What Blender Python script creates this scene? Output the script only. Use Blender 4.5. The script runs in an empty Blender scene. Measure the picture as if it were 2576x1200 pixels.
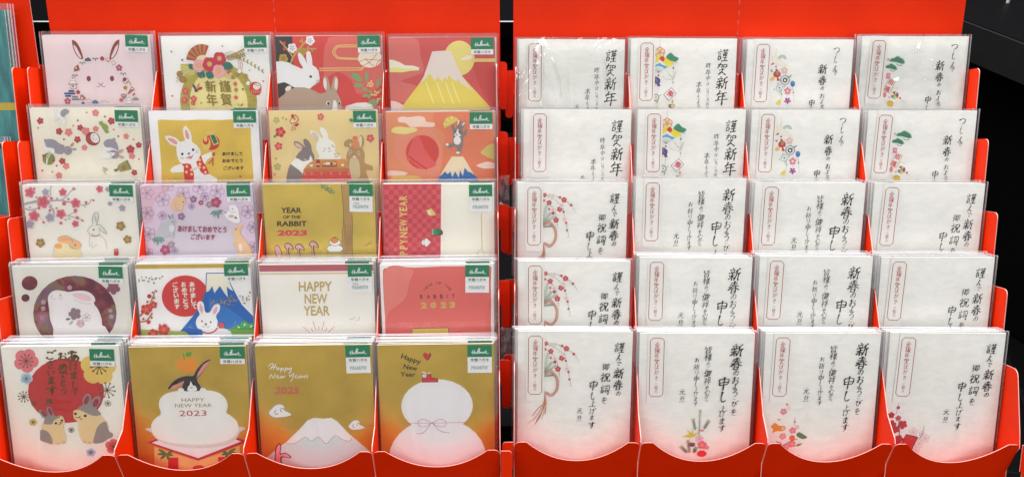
import bpy, math, random
from mathutils import Matrix, Vector

# ---------------------------------------------------------------- camera, world, lamps
SC = bpy.context.scene
COL = SC.collection
R = math.radians
PITCH, TILT = 33.0, 10.5          # camera looks down; the cards lean back by PITCH - TILT
FPX = 2100.0                      # focal length in pixels of a 2576 px wide frame
CAM = Vector((0.0, -0.65, 0.75))
cam_d = bpy.data.cameras.new('camera'); cam = bpy.data.objects.new('camera', cam_d); COL.objects.link(cam)
cam.location = CAM; cam.rotation_euler = (R(90 - PITCH), 0, 0)
cam_d.sensor_width = 36; cam_d.lens = 36 * FPX / 2576; cam_d.clip_start = 0.01; cam_d.clip_end = 60
SC.camera = cam
W = bpy.data.worlds.new('World'); SC.world = W; W.use_nodes = True
W.node_tree.nodes['Background'].inputs[0].default_value = (1.0, 0.97, 0.93, 1)
W.node_tree.nodes['Background'].inputs[1].default_value = 0.56
def lamp(loc, target, sx, sy, watts, col):
    d = bpy.data.lights.new('ceiling_light', 'AREA'); d.shape = 'RECTANGLE'; d.size = sx; d.size_y = sy
    d.energy = watts; d.color = col
    o = bpy.data.objects.new('ceiling_light', d); COL.objects.link(o); o.location = loc
    o.rotation_euler = (Vector(target) - Vector(loc)).to_track_quat('-Z', 'Y').to_euler()
    return o
lamp((-0.65, -1.75, 1.95), (-0.2, 0.0, 0.25), 1.3, 0.35, 16.5, (1.0, 0.98, 0.94))
lamp((0.85, -1.65, 1.95), (0.25, 0.0, 0.25), 1.3, 0.35, 16.5, (0.975, 0.985, 1.0))
lamp((0.0, 0.62, 2.1), (0.0, 0.05, 0.3), 2.4, 0.3, 142, (1.0, 0.975, 0.96))
SC.view_settings.view_transform = 'Standard'; SC.view_settings.look = 'None'
SC.view_settings.exposure = 0.0; SC.view_settings.gamma = 1.0
try: SC.view_settings.use_curve_mapping = False
except Exception: pass
SC.cycles.transparent_max_bounces = 40; SC.cycles.max_bounces = 8; SC.cycles.use_denoising = True
SC.cycles.glossy_bounces = 4; SC.cycles.diffuse_bounces = 4
SC.render.film_transparent = False

# ---------------------------------------------------------------- materials
def lin(h):
    h = h.lstrip('#'); o = []
    for i in (0, 2, 4):
        c = int(h[i:i+2], 16) / 255
        o.append(c / 12.92 if c <= .04045 else ((c + .055) / 1.055) ** 2.4)
    return o
MATS = {}
def newmat(name):
    m = bpy.data.materials.new(name); m.use_nodes = True
    return m, m.node_tree, m.node_tree.nodes['Principled BSDF']
def N(nt, kind, **kw):
    n = nt.nodes.new(kind)
    for k, v in kw.items():
        if k in n.inputs: n.inputs[k].default_value = v
        else: setattr(n, k, v)
    return n
def ink(h, rough=.5):
    key = ('ink', h)
    if key in MATS: return MATS[key]
    m, nt, b = newmat('ink_' + h)
    c = [min(.86, x * 1.08) for x in lin(h)]
    tc = N(nt, 'ShaderNodeTexCoord'); no = N(nt, 'ShaderNodeTexNoise', Scale=900.0, Detail=2.0)
    nt.links.new(tc.outputs['Object'], no.inputs['Vector'])
    mx = N(nt, 'ShaderNodeMix', data_type='RGBA', blend_type='MULTIPLY'); mx.inputs[0].default_value = .10
    mx.inputs[6].default_value = (*c, 1); nt.links.new(no.outputs['Color'], mx.inputs[7])
    nt.links.new(mx.outputs[2], b.inputs['Base Color'])
    b.inputs['Roughness'].default_value = rough; b.inputs['Specular IOR Level'].default_value = .3
    MATS[key] = m; return m
def foil(h='dcbc55', name='gold_foil', metal=.74, rough=.4):
    key = ('foil', h)
    if key in MATS: return MATS[key]
    m, nt, b = newmat(name)
    c = lin(h)
    tc = N(nt, 'ShaderNodeTexCoord'); no = N(nt, 'ShaderNodeTexNoise', Scale=1500.0, Detail=4.0, Roughness=.7)
    n2 = N(nt, 'ShaderNodeTexNoise', Scale=28.0, Detail=3.0)
    nt.links.new(tc.outputs['Object'], no.inputs['Vector']); nt.links.new(tc.outputs['Object'], n2.inputs['Vector'])
    ad = N(nt, 'ShaderNodeMath', operation='MULTIPLY_ADD'); ad.inputs[1].default_value = .65; nt.links.new(no.outputs[0], ad.inputs[0])
    sc = N(nt, 'ShaderNodeMath', operation='MULTIPLY'); sc.inputs[1].default_value = .35; nt.links.new(n2.outputs[0], sc.inputs[0]); nt.links.new(sc.outputs[0], ad.inputs[2])
    rp = N(nt, 'ShaderNodeValToRGB'); nt.links.new(ad.outputs[0], rp.inputs[0])
    rp.color_ramp.elements[0].position = .3; rp.color_ramp.elements[0].color = (*[x * .62 for x in c], 1)
    rp.color_ramp.elements[1].position = .72; rp.color_ramp.elements[1].color = (*[min(1, x * 1.35) for x in c], 1)
    nt.links.new(rp.outputs[0], b.inputs['Base Color'])
    b.inputs['Metallic'].default_value = metal; b.inputs['Roughness'].default_value = rough
    bp = N(nt, 'ShaderNodeBump', Strength=.35, Distance=.0002); nt.links.new(no.outputs[0], bp.inputs['Height']); nt.links.new(bp.outputs[0], b.inputs['Normal'])
    MATS[key] = m; return m
def holo():
    key = ('holo',)
    if key in MATS: return MATS[key]
    m, nt, b = newmat('iridescent_print')
    tc = N(nt, 'ShaderNodeTexCoord'); no = N(nt, 'ShaderNodeTexNoise', Scale=32.0, Detail=5.0, Roughness=.62, Distortion=.6)
    nt.links.new(tc.outputs['Object'], no.inputs['Vector'])
    rp = N(nt, 'ShaderNodeValToRGB'); nt.links.new(no.outputs[0], rp.inputs[0])
    e = rp.color_ramp.elements
    e[0].position = .30; e[0].color = (*lin('5a2b3c'), 1); e[1].position = .74; e[1].color = (*lin('b07a92'), 1)
    for p, h in ((.42, '6d2c40'), (.49, '8a3846'), (.55, '8b6e50'), (.61, '7d6474'), (.67, '8e3f6c')):
        q = e.new(p); q.color = (*lin(h), 1)
    nt.links.new(rp.outputs[0], b.inputs['Base Color']); b.inputs['Metallic'].default_value = .25; b.inputs['Roughness'].default_value = .4
    MATS[key] = m; return m
def paper(h, name='card_paper', mottle=.0, bump=.0):
    key = ('paper', h, mottle)
    if key in MATS: return MATS[key]
    m, nt, b = newmat(name)
    c = [min(.87, x * 1.08) for x in lin(h)]
    tc = N(nt, 'ShaderNodeTexCoord'); oi = N(nt, 'ShaderNodeObjectInfo')
    va = N(nt, 'ShaderNodeVectorMath', operation='ADD'); nt.links.new(tc.outputs['Object'], va.inputs[0]); nt.links.new(oi.outputs['Location'], va.inputs[1])
    mp = N(nt, 'ShaderNodeMapping'); mp.inputs['Scale'].default_value = (1, 2.1, 1); mp.inputs['Rotation'].default_value = (0, 0, .35)
    nt.links.new(va.outputs[0], mp.inputs['Vector'])
    no = N(nt, 'ShaderNodeTexNoise', Scale=75.0 if mottle else 600.0, Detail=6.0, Roughness=.6, Distortion=.8)
    nt.links.new(mp.outputs[0], no.inputs['Vector'])
    rp = N(nt, 'ShaderNodeValToRGB'); nt.links.new(no.outputs[0], rp.inputs[0])
    k = 1 - (mottle or .04)
    rp.color_ramp.elements[0].position = .34; rp.color_ramp.elements[0].color = (*[x * k for x in c], 1)
    rp.color_ramp.elements[1].position = .66; rp.color_ramp.elements[1].color = (*c, 1)
    nt.links.new(rp.outputs[0], b.inputs['Base Color']); b.inputs['Roughness'].default_value = .62; b.inputs['Specular IOR Level'].default_value = .25
    bp = N(nt, 'ShaderNodeBump', Strength=.35 if mottle else .12, Distance=.0003 if mottle else .0001)
    nt.links.new(no.outputs[0], bp.inputs['Height']); nt.links.new(bp.outputs[0], b.inputs['Normal'])
    MATS[key] = m; return m
def board(name='red_board', c=(.70, .024, .0008), rough=.36):
    m, nt, b = newmat(name)
    tc = N(nt, 'ShaderNodeTexCoord'); no = N(nt, 'ShaderNodeTexNoise', Scale=9.0, Detail=6.0, Roughness=.65)
    n2 = N(nt, 'ShaderNodeTexNoise', Scale=420.0, Detail=3.0)
    nt.links.new(tc.outputs['Object'], no.inputs['Vector']); nt.links.new(tc.outputs['Object'], n2.inputs['Vector'])
    rp = N(nt, 'ShaderNodeValToRGB'); nt.links.new(no.outputs[0], rp.inputs[0])
    rp.color_ramp.elements[0].position = .3; rp.color_ramp.elements[0].color = (c[0] * .86, c[1] * .8, c[2] * .8, 1)
    rp.color_ramp.elements[1].position = .7; rp.color_ramp.elements[1].color = (*c, 1)
    nt.links.new(rp.outputs[0], b.inputs['Base Color'])
    r2 = N(nt, 'ShaderNodeMapRange'); r2.inputs[3].default_value = rough - .06; r2.inputs[4].default_value = rough + .10
    nt.links.new(no.outputs[0], r2.inputs[0]); nt.links.new(r2.outputs[0], b.inputs['Roughness'])
    b.inputs['Specular IOR Level'].default_value = .10
    bp = N(nt, 'ShaderNodeBump', Strength=.12, Distance=.0003); nt.links.new(n2.outputs[0], bp.inputs['Height']); nt.links.new(bp.outputs[0], b.inputs['Normal'])
    return m
def plain(name, c, rough=.5, spec=.5, metal=0):
    m, nt, b = newmat(name)
    tc = N(nt, 'ShaderNodeTexCoord'); no = N(nt, 'ShaderNodeTexNoise', Scale=60.0, Detail=5.0)
    nt.links.new(tc.outputs['Object'], no.inputs['Vector'])
    rp = N(nt, 'ShaderNodeValToRGB'); nt.links.new(no.outputs[0], rp.inputs[0])
    rp.color_ramp.elements[0].color = (*[x * .75 for x in c], 1); rp.color_ramp.elements[1].color = (*[x * 1.1 for x in c], 1)
    nt.links.new(rp.outputs[0], b.inputs['Base Color'])
    b.inputs['Roughness'].default_value = rough; b.inputs['Specular IOR Level'].default_value = spec; b.inputs['Metallic'].default_value = metal
    return m
def film(name, haze, rough, wrinkle, wscale, gain=1.0):
    m = bpy.data.materials.new(name); m.use_nodes = True; nt = m.node_tree; nt.nodes.clear()
    out = N(nt, 'ShaderNodeOutputMaterial')
    tr = N(nt, 'ShaderNodeBsdfTransparent'); tr.inputs[0].default_value = (.985, .985, .99, 1)
    gl = N(nt, 'ShaderNodeBsdfGlossy', Roughness=rough); df = N(nt, 'ShaderNodeBsdfDiffuse'); df.inputs[0].default_value = (.84, .84, .92, 1)
    tc = N(nt, 'ShaderNodeTexCoord'); oi = N(nt, 'ShaderNodeObjectInfo')
    va = N(nt, 'ShaderNodeVectorMath', operation='ADD'); nt.links.new(tc.outputs['Object'], va.inputs[0]); nt.links.new(oi.outputs['Location'], va.inputs[1])
    mp = N(nt, 'ShaderNodeMapping'); mp.inputs['Rotation'].default_value = (0, 0, .7); mp.inputs['Scale'].default_value = (2.0, .8, 1)
    nt.links.new(va.outputs[0], mp.inputs['Vector'])
    no = N(nt, 'ShaderNodeTexNoise', Scale=wscale, Detail=2.5, Roughness=.45, Distortion=1.2)
    nt.links.new(mp.outputs[0], no.inputs['Vector'])
    bp = N(nt, 'ShaderNodeBump', Strength=1.0, Distance=wrinkle); nt.links.new(no.outputs[0], bp.inputs['Height'])
    nt.links.new(bp.outputs[0], gl.inputs['Normal'])
    fr = N(nt, 'ShaderNodeFresnel', IOR=1.5); nt.links.new(bp.outputs[0], fr.inputs['Normal'])
    mu = N(nt, 'ShaderNodeMath', operation='MULTIPLY'); mu.inputs[1].default_value = gain; mu.use_clamp = True; nt.links.new(fr.outputs[0], mu.inputs[0])
    m1 = N(nt, 'ShaderNodeMixShader'); m1.inputs[0].default_value = haze
    nt.links.new(tr.outputs[0], m1.inputs[1]); nt.links.new(df.outputs[0], m1.inputs[2])
    m2 = N(nt, 'ShaderNodeMixShader'); nt.links.new(mu.outputs[0], m2.inputs[0])
    nt.links.new(m1.outputs[0], m2.inputs[1]); nt.links.new(gl.outputs[0], m2.inputs[2])
    nt.links.new(m2.outputs[0], out.inputs[0]); return m

RED = board(); RIM = plain('board_cut_edge', (.80, .36, .32), .6, .2)
FILM = film('clear_film', .012, .07, .0021, 17.0, .8)
FILMR = film('clear_film_loose', .012, .06, .0020, 15.0, .75)
EDGE = film('film_edge', .32, .2, .0004, 60.0, 1.2)  # milky haze paints in the light caught along the bag seams
FILMC = film('clear_film_crinkled', .012, .06, .0048, 19.0, 1.1)
WHITE = paper('eeeae2'); WASHI = paper('efece3', 'washi_paper', .09)

# ---------------------------------------------------------------- mesh helpers
def mesh_obj(name, verts, faces, mats, mi=None, parent=None, smooth=False):
    me = bpy.data.meshes.new(name); me.from_pydata(verts, [], faces)
    for m in mats: me.materials.append(m)
    if mi: me.polygons.foreach_set('material_index', mi)
    if smooth: me.polygons.foreach_set('use_smooth', [True] * len(faces))
    me.update()
    o = bpy.data.objects.new(name, me); COL.objects.link(o)
    if parent: o.parent = parent
    return o
def tag(o, label=None, cat=None, group=None, kind=None):
    for k, v in (('label', label), ('category', cat), ('group', group), ('kind', kind)):
        if v: o[k] = v
    return o
def empty(name, mat):
    o = bpy.data.objects.new(name, None); o.empty_display_size = .02; COL.objects.link(o); o.matrix_world = mat; return o
def slab(name, pts, axis, c0, c1, parent, mats, rimmat=1):
    """extrude the closed outline pts (two coordinates) along axis 'x','u','n' from c0 to c1; faces mats[0], rim mats[1]"""
    def P(a, b, c): return {'x': (c, a, b), 'n': (a, b, c)}[axis]
    n = len(pts); v = [P(a, b, c0) for a, b in pts] + [P(a, b, c1) for a, b in pts]
    f = [list(range(n))[::-1], list(range(n, 2 * n))] + [[i, (i + 1) % n, n + (i + 1) % n, n + i] for i in range(n)]
    v = [(x * .001, y * .001, z * .001) for x, y, z in v]
    return mesh_obj(name, v, f, mats, [0, 0] + [rimmat] * n, parent)
def box(name, x0, x1, y0, y1, z0, z1, mats, parent=None, mi=None):
    v = [(x, y, z) for x in (x0, x1) for y in (y0, y1) for z in (z0, z1)]
    f = [[0, 1, 3, 2], [4, 6, 7, 5], [0, 4, 5, 1], [2, 3, 7, 6], [0, 2, 6, 4], [1, 5, 7, 3]]   # -x +x -y +y -z +z
    return mesh_obj(name, v, f, mats, mi, parent)
def rnd(pts, idx, r, n=5):
    """round the corners idx of an outline by radius r"""
    out = []
    for i, p in enumerate(pts):
        if i not in idx: out.append(p); continue
        a, b = pts[i - 1], pts[(i + 1) % len(pts)]
        rr = idx[i] if isinstance(idx, dict) else r
        def to(q):
            d = math.hypot(q[0] - p[0], q[1] - p[1]); t = min(rr, d * .5) / d
            return (p[0] + (q[0] - p[0]) * t, p[1] + (q[1] - p[1]) * t)
        s, e = to(a), to(b)
        for k in range(n + 1):
            t = k / n
            out.append(((1-t)**2 * s[0] + 2*t*(1-t) * p[0] + t*t * e[0], (1-t)**2 * s[1] + 2*t*(1-t) * p[1] + t*t * e[1]))
    return out

# ---------------------------------------------------------------- glyphs
GL = {}
def glyph(s, bold=0.0):
    key = (s, bold)
    if key in GL: return GL[key]
    c = bpy.data.curves.new('lettering', 'FONT'); c.body = s; c.size = 1; c.resolution_u = 2; c.offset = bold
    o = bpy.data.objects.new('lettering', c); COL.objects.link(o)
    me = o.to_mesh(); vs = [(v.co.x, v.co.y) for v in me.vertices]; fs = [list(p.vertices) for p in me.polygons]
    o.to_mesh_clear(); bpy.data.objects.remove(o); bpy.data.curves.remove(c)
    if vs:
        xs = [a for a, b in vs]; ys = [b for a, b in vs]; bb = (min(xs), min(ys), max(xs), max(ys))
    else: bb = (0, 0, 1, 1)
    GL[key] = (vs, fs, bb); return GL[key]

def catmull(pts, closed=True, n=6):
    out = []; m = len(pts)
    rng = range(m) if closed else range(m - 1)
    for i in rng:
        g = (lambda k: pts[k % m]) if closed else (lambda k: pts[max(0, min(m - 1, k))])
        p0, p1, p2, p3 = g(i - 1), g(i), g(i + 1), g(i + 2)
        for k in range(n):
            t = k / n
            out.append(tuple(.5 * (2*p1[j] + (p2[j]-p0[j])*t + (2*p0[j]-5*p1[j]+4*p2[j]-p3[j])*t*t + (3*p1[j]-p0[j]-3*p2[j]+p3[j])*t**3) for j in (0, 1)))
    if not closed: out.append(pts[-1])
    return out
def clip(poly, X=49.95, Y0=.05, Y1=147.9):
    for ax, s, lim in ((0, 1, X), (0, -1, X), (1, 1, Y1), (1, -1, -Y0)):
        out = []
        for i, q in enumerate(poly):
            p = poly[i - 1]; dp, dq = s * p[ax] - lim, s * q[ax] - lim
            if (dp > 0) != (dq > 0):
                t = dp / (dp - dq); out.append((p[0] + (q[0] - p[0]) * t, p[1] + (q[1] - p[1]) * t))
            if dq <= 0: out.append(q)
        poly = out
        if len(poly) < 3: return []
    return poly

# brush characters: strokes as points on a 100 x 100 square, '|' between strokes
BRUSH = {
'新': '30,3 38,12|12,22 52,16|22,28 26,38|46,24 38,36|5,46 60,36|8,64 54,54|32,40 32,66 31,96|30,62 18,78 4,88|34,64 46,72 54,80|88,8 72,18 64,24|66,22 66,50 58,76 46,92|66,46 98,38|82,44 82,70 82,98',
'春': '22,18 76,12|16,32 80,26|8,50 94,38|50,2 48,24 34,46 18,62 2,74|54,34 72,54 98,66|34,60 34,96|34,60 66,56 66,96|36,76 64,74|36,94 64,92',
'謹': '22,4 28,12|4,26 44,18|12,38 36,34|12,50 36,46|14,62 14,84|14,62 36,58 34,82|14,84 34,82|48,16 98,10|60,4 62,22|84,2 80,22|60,30 86,28 84,42 60,44 60,30|52,54 92,50|74,24 74,94|54,70 92,66|46,94 100,88',
'賀': '8,20 46,14 44,30 38,40|26,2 24,22 4,44|60,16 62,38|60,16 86,14 84,36|62,36 84,34|26,58 72,50|54,44 48,70 20,98|32,78 60,74|50,72 70,86 90,98',
'年': '30,2 22,18 6,34|22,22 82,14|20,44 76,36|22,44 22,64|2,68 98,58|54,16 54,60 54,100',
'昨': '8,18 8,78|8,18 34,14 34,74|10,44 32,42|10,76 32,72|58,2 52,18 42,34|54,20 96,14|66,20 66,98|68,42 92,38|68,64 94,60',
'中': '16,28 18,62|16,28 84,20 80,54|18,58 80,52|50,2 50,98', 'は': '18,8 12,40 16,90 24,78|42,32 92,26|68,8 68,60 62,84 44,88 42,74 60,68 90,88',
'い': '14,20 16,60 28,82 36,66|72,24 86,44 88,62', 'ろ': '24,14 74,10 40,42 18,62 58,44 84,56 78,82 44,96', 'お': '10,28 60,22|34,6 36,60 30,90 14,80 24,58 60,46 88,62 80,88 56,92|74,16 92,34',
'世': '4,38 96,28|24,16 26,86 88,84|50,10 50,60 72,58|74,8 72,58', '本': '8,26 92,20|50,2 50,98|46,28 30,54 4,74|54,28 74,52 98,70|34,74 68,70', 'も': '42,4 34,50 40,86 70,90 84,64|16,30 66,26|14,54 66,50',
'よ': '50,4 50,60 46,88 22,88 20,72 46,68 84,90|52,28 82,22', 'し': '36,4 30,50 34,82 54,92 80,76', 'く': '70,6 28,46 74,92', '元': '24,16 74,10|4,42 96,34|38,40 32,70 4,94|58,38 58,80 70,90 94,88 96,68',
'旦': '26,10 26,62|26,10 72,6 72,60|28,34 70,32|28,60 70,58|4,92 96,86', 'つ': '8,34 54,16 88,28 82,56 50,78', 'ゝ': '40,16 52,34 44,56 58,82', 'ん': '54,4 34,44 10,94 38,54 54,62 58,86 92,72',
'で': '10,24 84,14 48,40 44,72 76,90|80,36 88,48|92,28 98,40', 'の': '54,14 44,52 22,80 12,56 38,18 74,14 90,44 72,78 50,90', '申': '14,22 20,66|14,22 84,16 80,58|18,44 80,38|20,62 80,56|50,2 50,100',
'皆': '10,10 12,44|12,28 40,24|12,44 40,36|60,6 62,40|90,12 62,26|62,40 90,40 92,30|44,50 36,58|24,60 24,96|24,60 76,56 76,96|26,78 74,76|26,94 76,92',
'様': '2,30 44,24|24,4 24,96|24,34 2,64|28,40 42,52|58,4 64,14|88,2 80,14|50,22 96,16|54,34 92,30|46,48 98,42|72,16 72,94 62,88|50,60 66,62 46,86|92,56 78,66|76,64 98,88',
'ご': '24,24 76,20 60,32|18,68 40,86 86,80|84,4 90,16|96,0 102,12', '健': '26,2 16,26 2,46|16,28 16,96|34,18 52,16 38,44 52,46 44,72 28,92|34,60 58,84 98,92|56,18 94,14 92,38 56,42|50,30 100,26|56,54 94,50|54,66 98,62|74,4 74,82',
'祥': '18,2 26,12|4,26 38,22 22,50 2,68|22,44 22,98|26,48 38,58|56,4 64,16|88,2 80,16|48,26 96,22|52,44 92,40|44,64 100,58|72,24 72,98', 'を': '14,20 76,14|46,2 34,34 12,58 42,42 50,62|84,34 42,58 34,82 52,92 84,88',
'心': '14,48 6,76|28,32 34,76 60,92 84,84 82,66|48,18 58,36|80,28 94,52', 'か': '6,32 60,26 56,70 40,88|34,4 28,52 8,90|74,24 92,52', 'ら': '40,4 60,14|24,30 20,66 52,46 80,56 74,84 34,96',
'祈': '18,2 26,12|4,26 38,22 22,50 2,68|22,44 22,98|26,48 38,58|88,4 60,18|60,16 58,56 46,92|60,44 98,38|80,42 80,98', 'り': '24,10 22,46 28,50|68,6 72,50 56,80 34,98', '上': '50,4 50,90|52,42 82,36|4,92 98,86',
'げ': '18,8 12,40 16,88 24,76|40,32 84,26|66,8 66,60 48,92|84,4 90,14|96,0 102,10', 'ま': '14,24 84,18|18,44 80,38|50,4 50,70 40,88 20,82 28,68 60,72 88,90', 'す': '4,28 96,22|56,4 56,50 40,58 36,42 54,38 58,64 36,98',
'御': '24,4 4,26|28,26 2,54|18,44 18,96|48,8 38,22|42,20 64,18|34,36 68,32|52,20 52,76|54,54 66,50|40,52 40,78 68,70|76,16 98,12 96,66 86,62|76,16 76,98',
'祝': '18,2 26,12|4,26 38,22 22,50 2,68|22,44 22,98|26,48 38,58|52,12 54,42|52,12 90,8 88,38|54,40 88,38|62,42 58,70 36,96|76,42 76,80 86,90 102,86 102,66',
'詞': '20,4 26,12|4,26 40,20|10,40 34,36|10,52 34,48|12,64 12,88|12,64 34,60 32,86|12,86 32,84|48,18 96,12 92,80 90,98 78,88|54,36 82,32|56,54 56,76|56,54 80,50 78,74|56,74 78,72',
'び': '14,26 40,20 26,50 34,80 54,84 66,56 68,20 80,44 96,54|86,6 92,16|96,2 102,12', 'こ': '24,24 76,20 60,32|18,68 40,86 86,80',
'金': '50,2 28,28 2,46|52,4 72,26 98,42|28,44 70,40|18,62 80,56|50,42 50,92|26,70 32,82|74,66 66,80|6,96 96,90',
'線': '26,2 12,24 26,26|32,18 6,46 38,42|22,44 22,94|8,60 4,80|34,58 38,70|64,2 58,14|50,16 52,46|50,16 90,12 88,42|52,30 88,28|52,44 88,42|70,44 70,96 60,88|46,60 62,58 44,86|92,50 78,62|74,62 98,88',
'が': '6,32 60,26 56,70 40,88|34,4 28,52 8,90|72,26 88,52|84,6 90,18|96,2 102,14', 'き': '14,22 78,14|18,42 82,34|42,2 70,60 34,58|26,72 34,92 72,92', '三': '18,16 80,12|24,50 74,46|4,90 98,84',
'枚': '2,30 44,24|24,4 24,96|24,34 2,64|28,40 42,52|66,2 48,36|58,24 98,18|84,22 74,60 42,96|54,40 72,72 100,94', '入': '34,6 50,12 42,50 6,94|48,30 66,70 98,92',
'あ': '14,24 80,18|44,4 42,60 50,78|70,36 46,80 18,84 20,62 56,44 88,62 66,94', 'け': '18,8 12,40 16,90 24,78|40,32 92,26|70,6 70,60 50,94', 'て': '10,20 90,12 52,36 42,66 74,90', 'め': '22,20 32,56 44,76|66,10 48,60 22,86 10,66 40,34 78,34 88,64 60,92',
'と': '30,8 40,38|78,28 34,52 22,76 42,92 84,86', 'う': '36,6 62,14|22,38 64,30 76,50 40,96', 'ざ': '10,28 76,18|38,4 68,54 34,54|24,70 34,92 74,90|86,4 92,14|98,0 104,10'}
BR_RND = random.Random(3)
class Art:
    """flat print on one card; shapes are given in the units they were measured in and mapped to millimetres"""
    def __init__(s, frame):
        s.fr = frame; s.g = {'printed_artwork': ([], [], []), 'printed_lettering': ([], [], [])}; s.mats = []; s.z = .02; s.dz = .008
    def m(s, x, y):
        xl, sl, xr, sr, y0 = s.fr; dy = y - y0
        l = xl + sl * dy; r = xr + sr * dy
        return (100 * (x - l) / (r - l) - 50, 148 - dy * 100 / (xr - xl) * 1.03)
    def mi(s, col):
        mat = col if not isinstance(col, str) else (foil() if col == 'gold' else holo() if col == 'holo' else ink(col))
        if mat not in s.mats: s.mats.append(mat)
        return s.mats.index(mat)
    def add(s, col, loops, grp='printed_artwork', step=True):
        v, f, mi = s.g[grp]; k = s.mi(col)
        for lp in loops:
            q = clip(lp)
            if len(q) < 3: continue
            a = sum(q[i-1][0] * q[i][1] - q[i][0] * q[i-1][1] for i in range(len(q)))
            if abs(a) < .002: continue
            if a < 0: q = q[::-1]
            b = len(v); v += [(x * .001, y * .001, s.z * .001) for x, y in q]; f.append(list(range(b, b + len(q)))); mi.append(k)
        if step: s.z += s.dz
    def p(s, col, pts, smooth=False):
        pts = [(pts[i], pts[i+1]) for i in range(0, len(pts), 2)] if not isinstance(pts[0], tuple) else pts
        if smooth: pts = catmull(pts)
        s.add(col, [[s.m(*q) for q in pts]])
    def e(s, col, cx, cy, rx, ry=None, rot=0, n=28, a0=0, a1=360):
        ry = ry or rx; c, d = math.cos(R(rot)), math.sin(R(rot)); pts = []
        full = a1 - a0 >= 360
        for i in range(n + (0 if full else 1)):
            t = R(a0 + (a1 - a0) * i / n); x, y = rx * math.cos(t), ry * math.sin(t)
            pts.append((cx + x * c - y * d, cy + x * d + y * c))
        s.add(col, [[s.m(*q) for q in pts]])
    def l(s, col, w, pts, smooth=True, closed=False, taper=False):
        pts = [(pts[i], pts[i+1]) for i in range(0, len(pts), 2)] if not isinstance(pts[0], tuple) else pts
        if smooth and len(pts) > 2: pts = catmull(pts, closed, 5)
        if closed: pts = pts + [pts[0]]
        q = []; n = len(pts)
        L, Rr = [], []
        for i, p in enumerate(pts):
            a = pts[i-1] if i else (pts[-2] if closed else p); b = pts[i+1] if i < n - 1 else (pts[1] if closed else p)
            dx, dy = b[0] - a[0], b[1] - a[1]; d = math.hypot(dx, dy) or 1
            ww = w / 2 * ((1 - abs(2 * i / (n - 1) - 1) * .8) if taper else 1)
            L.append((p[0] - dy / d * ww, p[1] + dx / d * ww)); Rr.append((p[0] + dy / d * ww, p[1] - dx / d * ww))
        s.add(col, [[s.m(*L[i]), s.m(*L[i+1]), s.m(*Rr[i+1]), s.m(*Rr[i])] for i in range(n - 1)])
    def f(s, col, cx, cy, r, rot=-90, c=None, n=5, deep=.30):
        pts = []
        for i in range(n * 8):
            t = 2 * math.pi * i / (n * 8); rr = r * (1 - deep + deep * abs(math.cos(n * t / 2)) ** .7)
            pts.append((cx + rr * math.cos(t + R(rot)), cy + rr * math.sin(t + R(rot))))
        s.add(col, [[s.m(*q) for q in pts]])
        if c:
            s.st(c, cx, cy, r * .45, max(r * .07, .8 * abs(s.fr[2] - s.fr[0]) / 1000), 5, rot + 36)
    def fo(s, col, cx, cy, r, w, fill=None, cc=None, rays=True, rot=-90):
        if fill: s.f(fill, cx, cy, r, rot)
        for k in range(5):
            t = R(rot + 72 * k); x, y = cx + r * .56 * math.cos(t), cy + r * .56 * math.sin(t)
            s.l(col, w, [(x + r * .43 * math.cos(t + R(a)), y + r * .43 * math.sin(t + R(a))) for a in range(-125, 126, 25)], smooth=False)
        if rays: s.st(cc or col, cx, cy, r * .5, w * .7, 14, 0, dots=False)
        if cc: s.e(cc, cx, cy, r * .16)
    def st(s, col, cx, cy, r, w, n=8, rot=0, dots=True, dr=None):
        loops = []; dd = dr or w * 1.1
        for k in range(n):
            t = R(rot + 360 * k / n); c, d = math.cos(t), math.sin(t); x, y = cx + r * c, cy + r * d
            loops.append([s.m(cx - d*w/2, cy + c*w/2), s.m(x - d*w/2, y + c*w/2), s.m(x + d*w/2, y - c*w/2), s.m(cx + d*w/2, cy - c*w/2)])
        s.add(col, loops)
        if dots:
            s.add(col, [[s.m(cx + r*math.cos(R(rot+360*k/n)) + dd*math.cos(a*.785), cy + r*math.sin(R(rot+360*k/n)) + dd*math.sin(a*.785)) for a in range(8)] for k in range(n)])
    def lf(s, col, x0, y0, x1, y1, w, n=6):
        dx, dy = x1 - x0, y1 - y0; d = math.hypot(dx, dy) or 1; nx, ny = -dy / d, dx / d
        up = [(x0 + dx*t/n + nx*w*.5*math.sin(math.pi*t/n)**.8, y0 + dy*t/n + ny*w*.5*math.sin(math.pi*t/n)**.8) for t in range(n + 1)]
        dn = [(x0 + dx*t/n - nx*w*.5*math.sin(math.pi*t/n)**.8, y0 + dy*t/n - ny*w*.5*math.sin(math.pi*t/n)**.8) for t in range(n - 1, 0, -1)]
        s.add(col, [[s.m(*q) for q in up + dn]])
    def r(s, col, x0, y0, x1, y1): s.p(col, [(x0, y0), (x1, y0), (x1, y1), (x0, y1)])
    def sq(s, col, cx, cy, h, rot=20):
        c, d = h * math.cos(R(rot)), h * math.sin(R(rot)); s.p(col, [(cx+c, cy+d), (cx-d, cy+c), (cx-c, cy-d), (cx+d, cy-c)])
    def glyphs(s, col, g, fn):
        vs, fs, bb = g; v, f, mi = s.g['printed_lettering']; k = s.mi(col); b = len(v)
        pts = [s.m(*fn(x, y, bb)) for x, y in vs]
        if not pts or max(abs(p[0]) for p in pts) > 49.9 or max(p[1] for p in pts) > 148: 
            if not pts: return
        v += [(min(49.9, max(-49.9, x)) * .001, y * .001, (s.z + .012) * .001) for x, y in pts]
        for q in fs: f.append([b + i for i in q]); mi.append(k)
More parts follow.
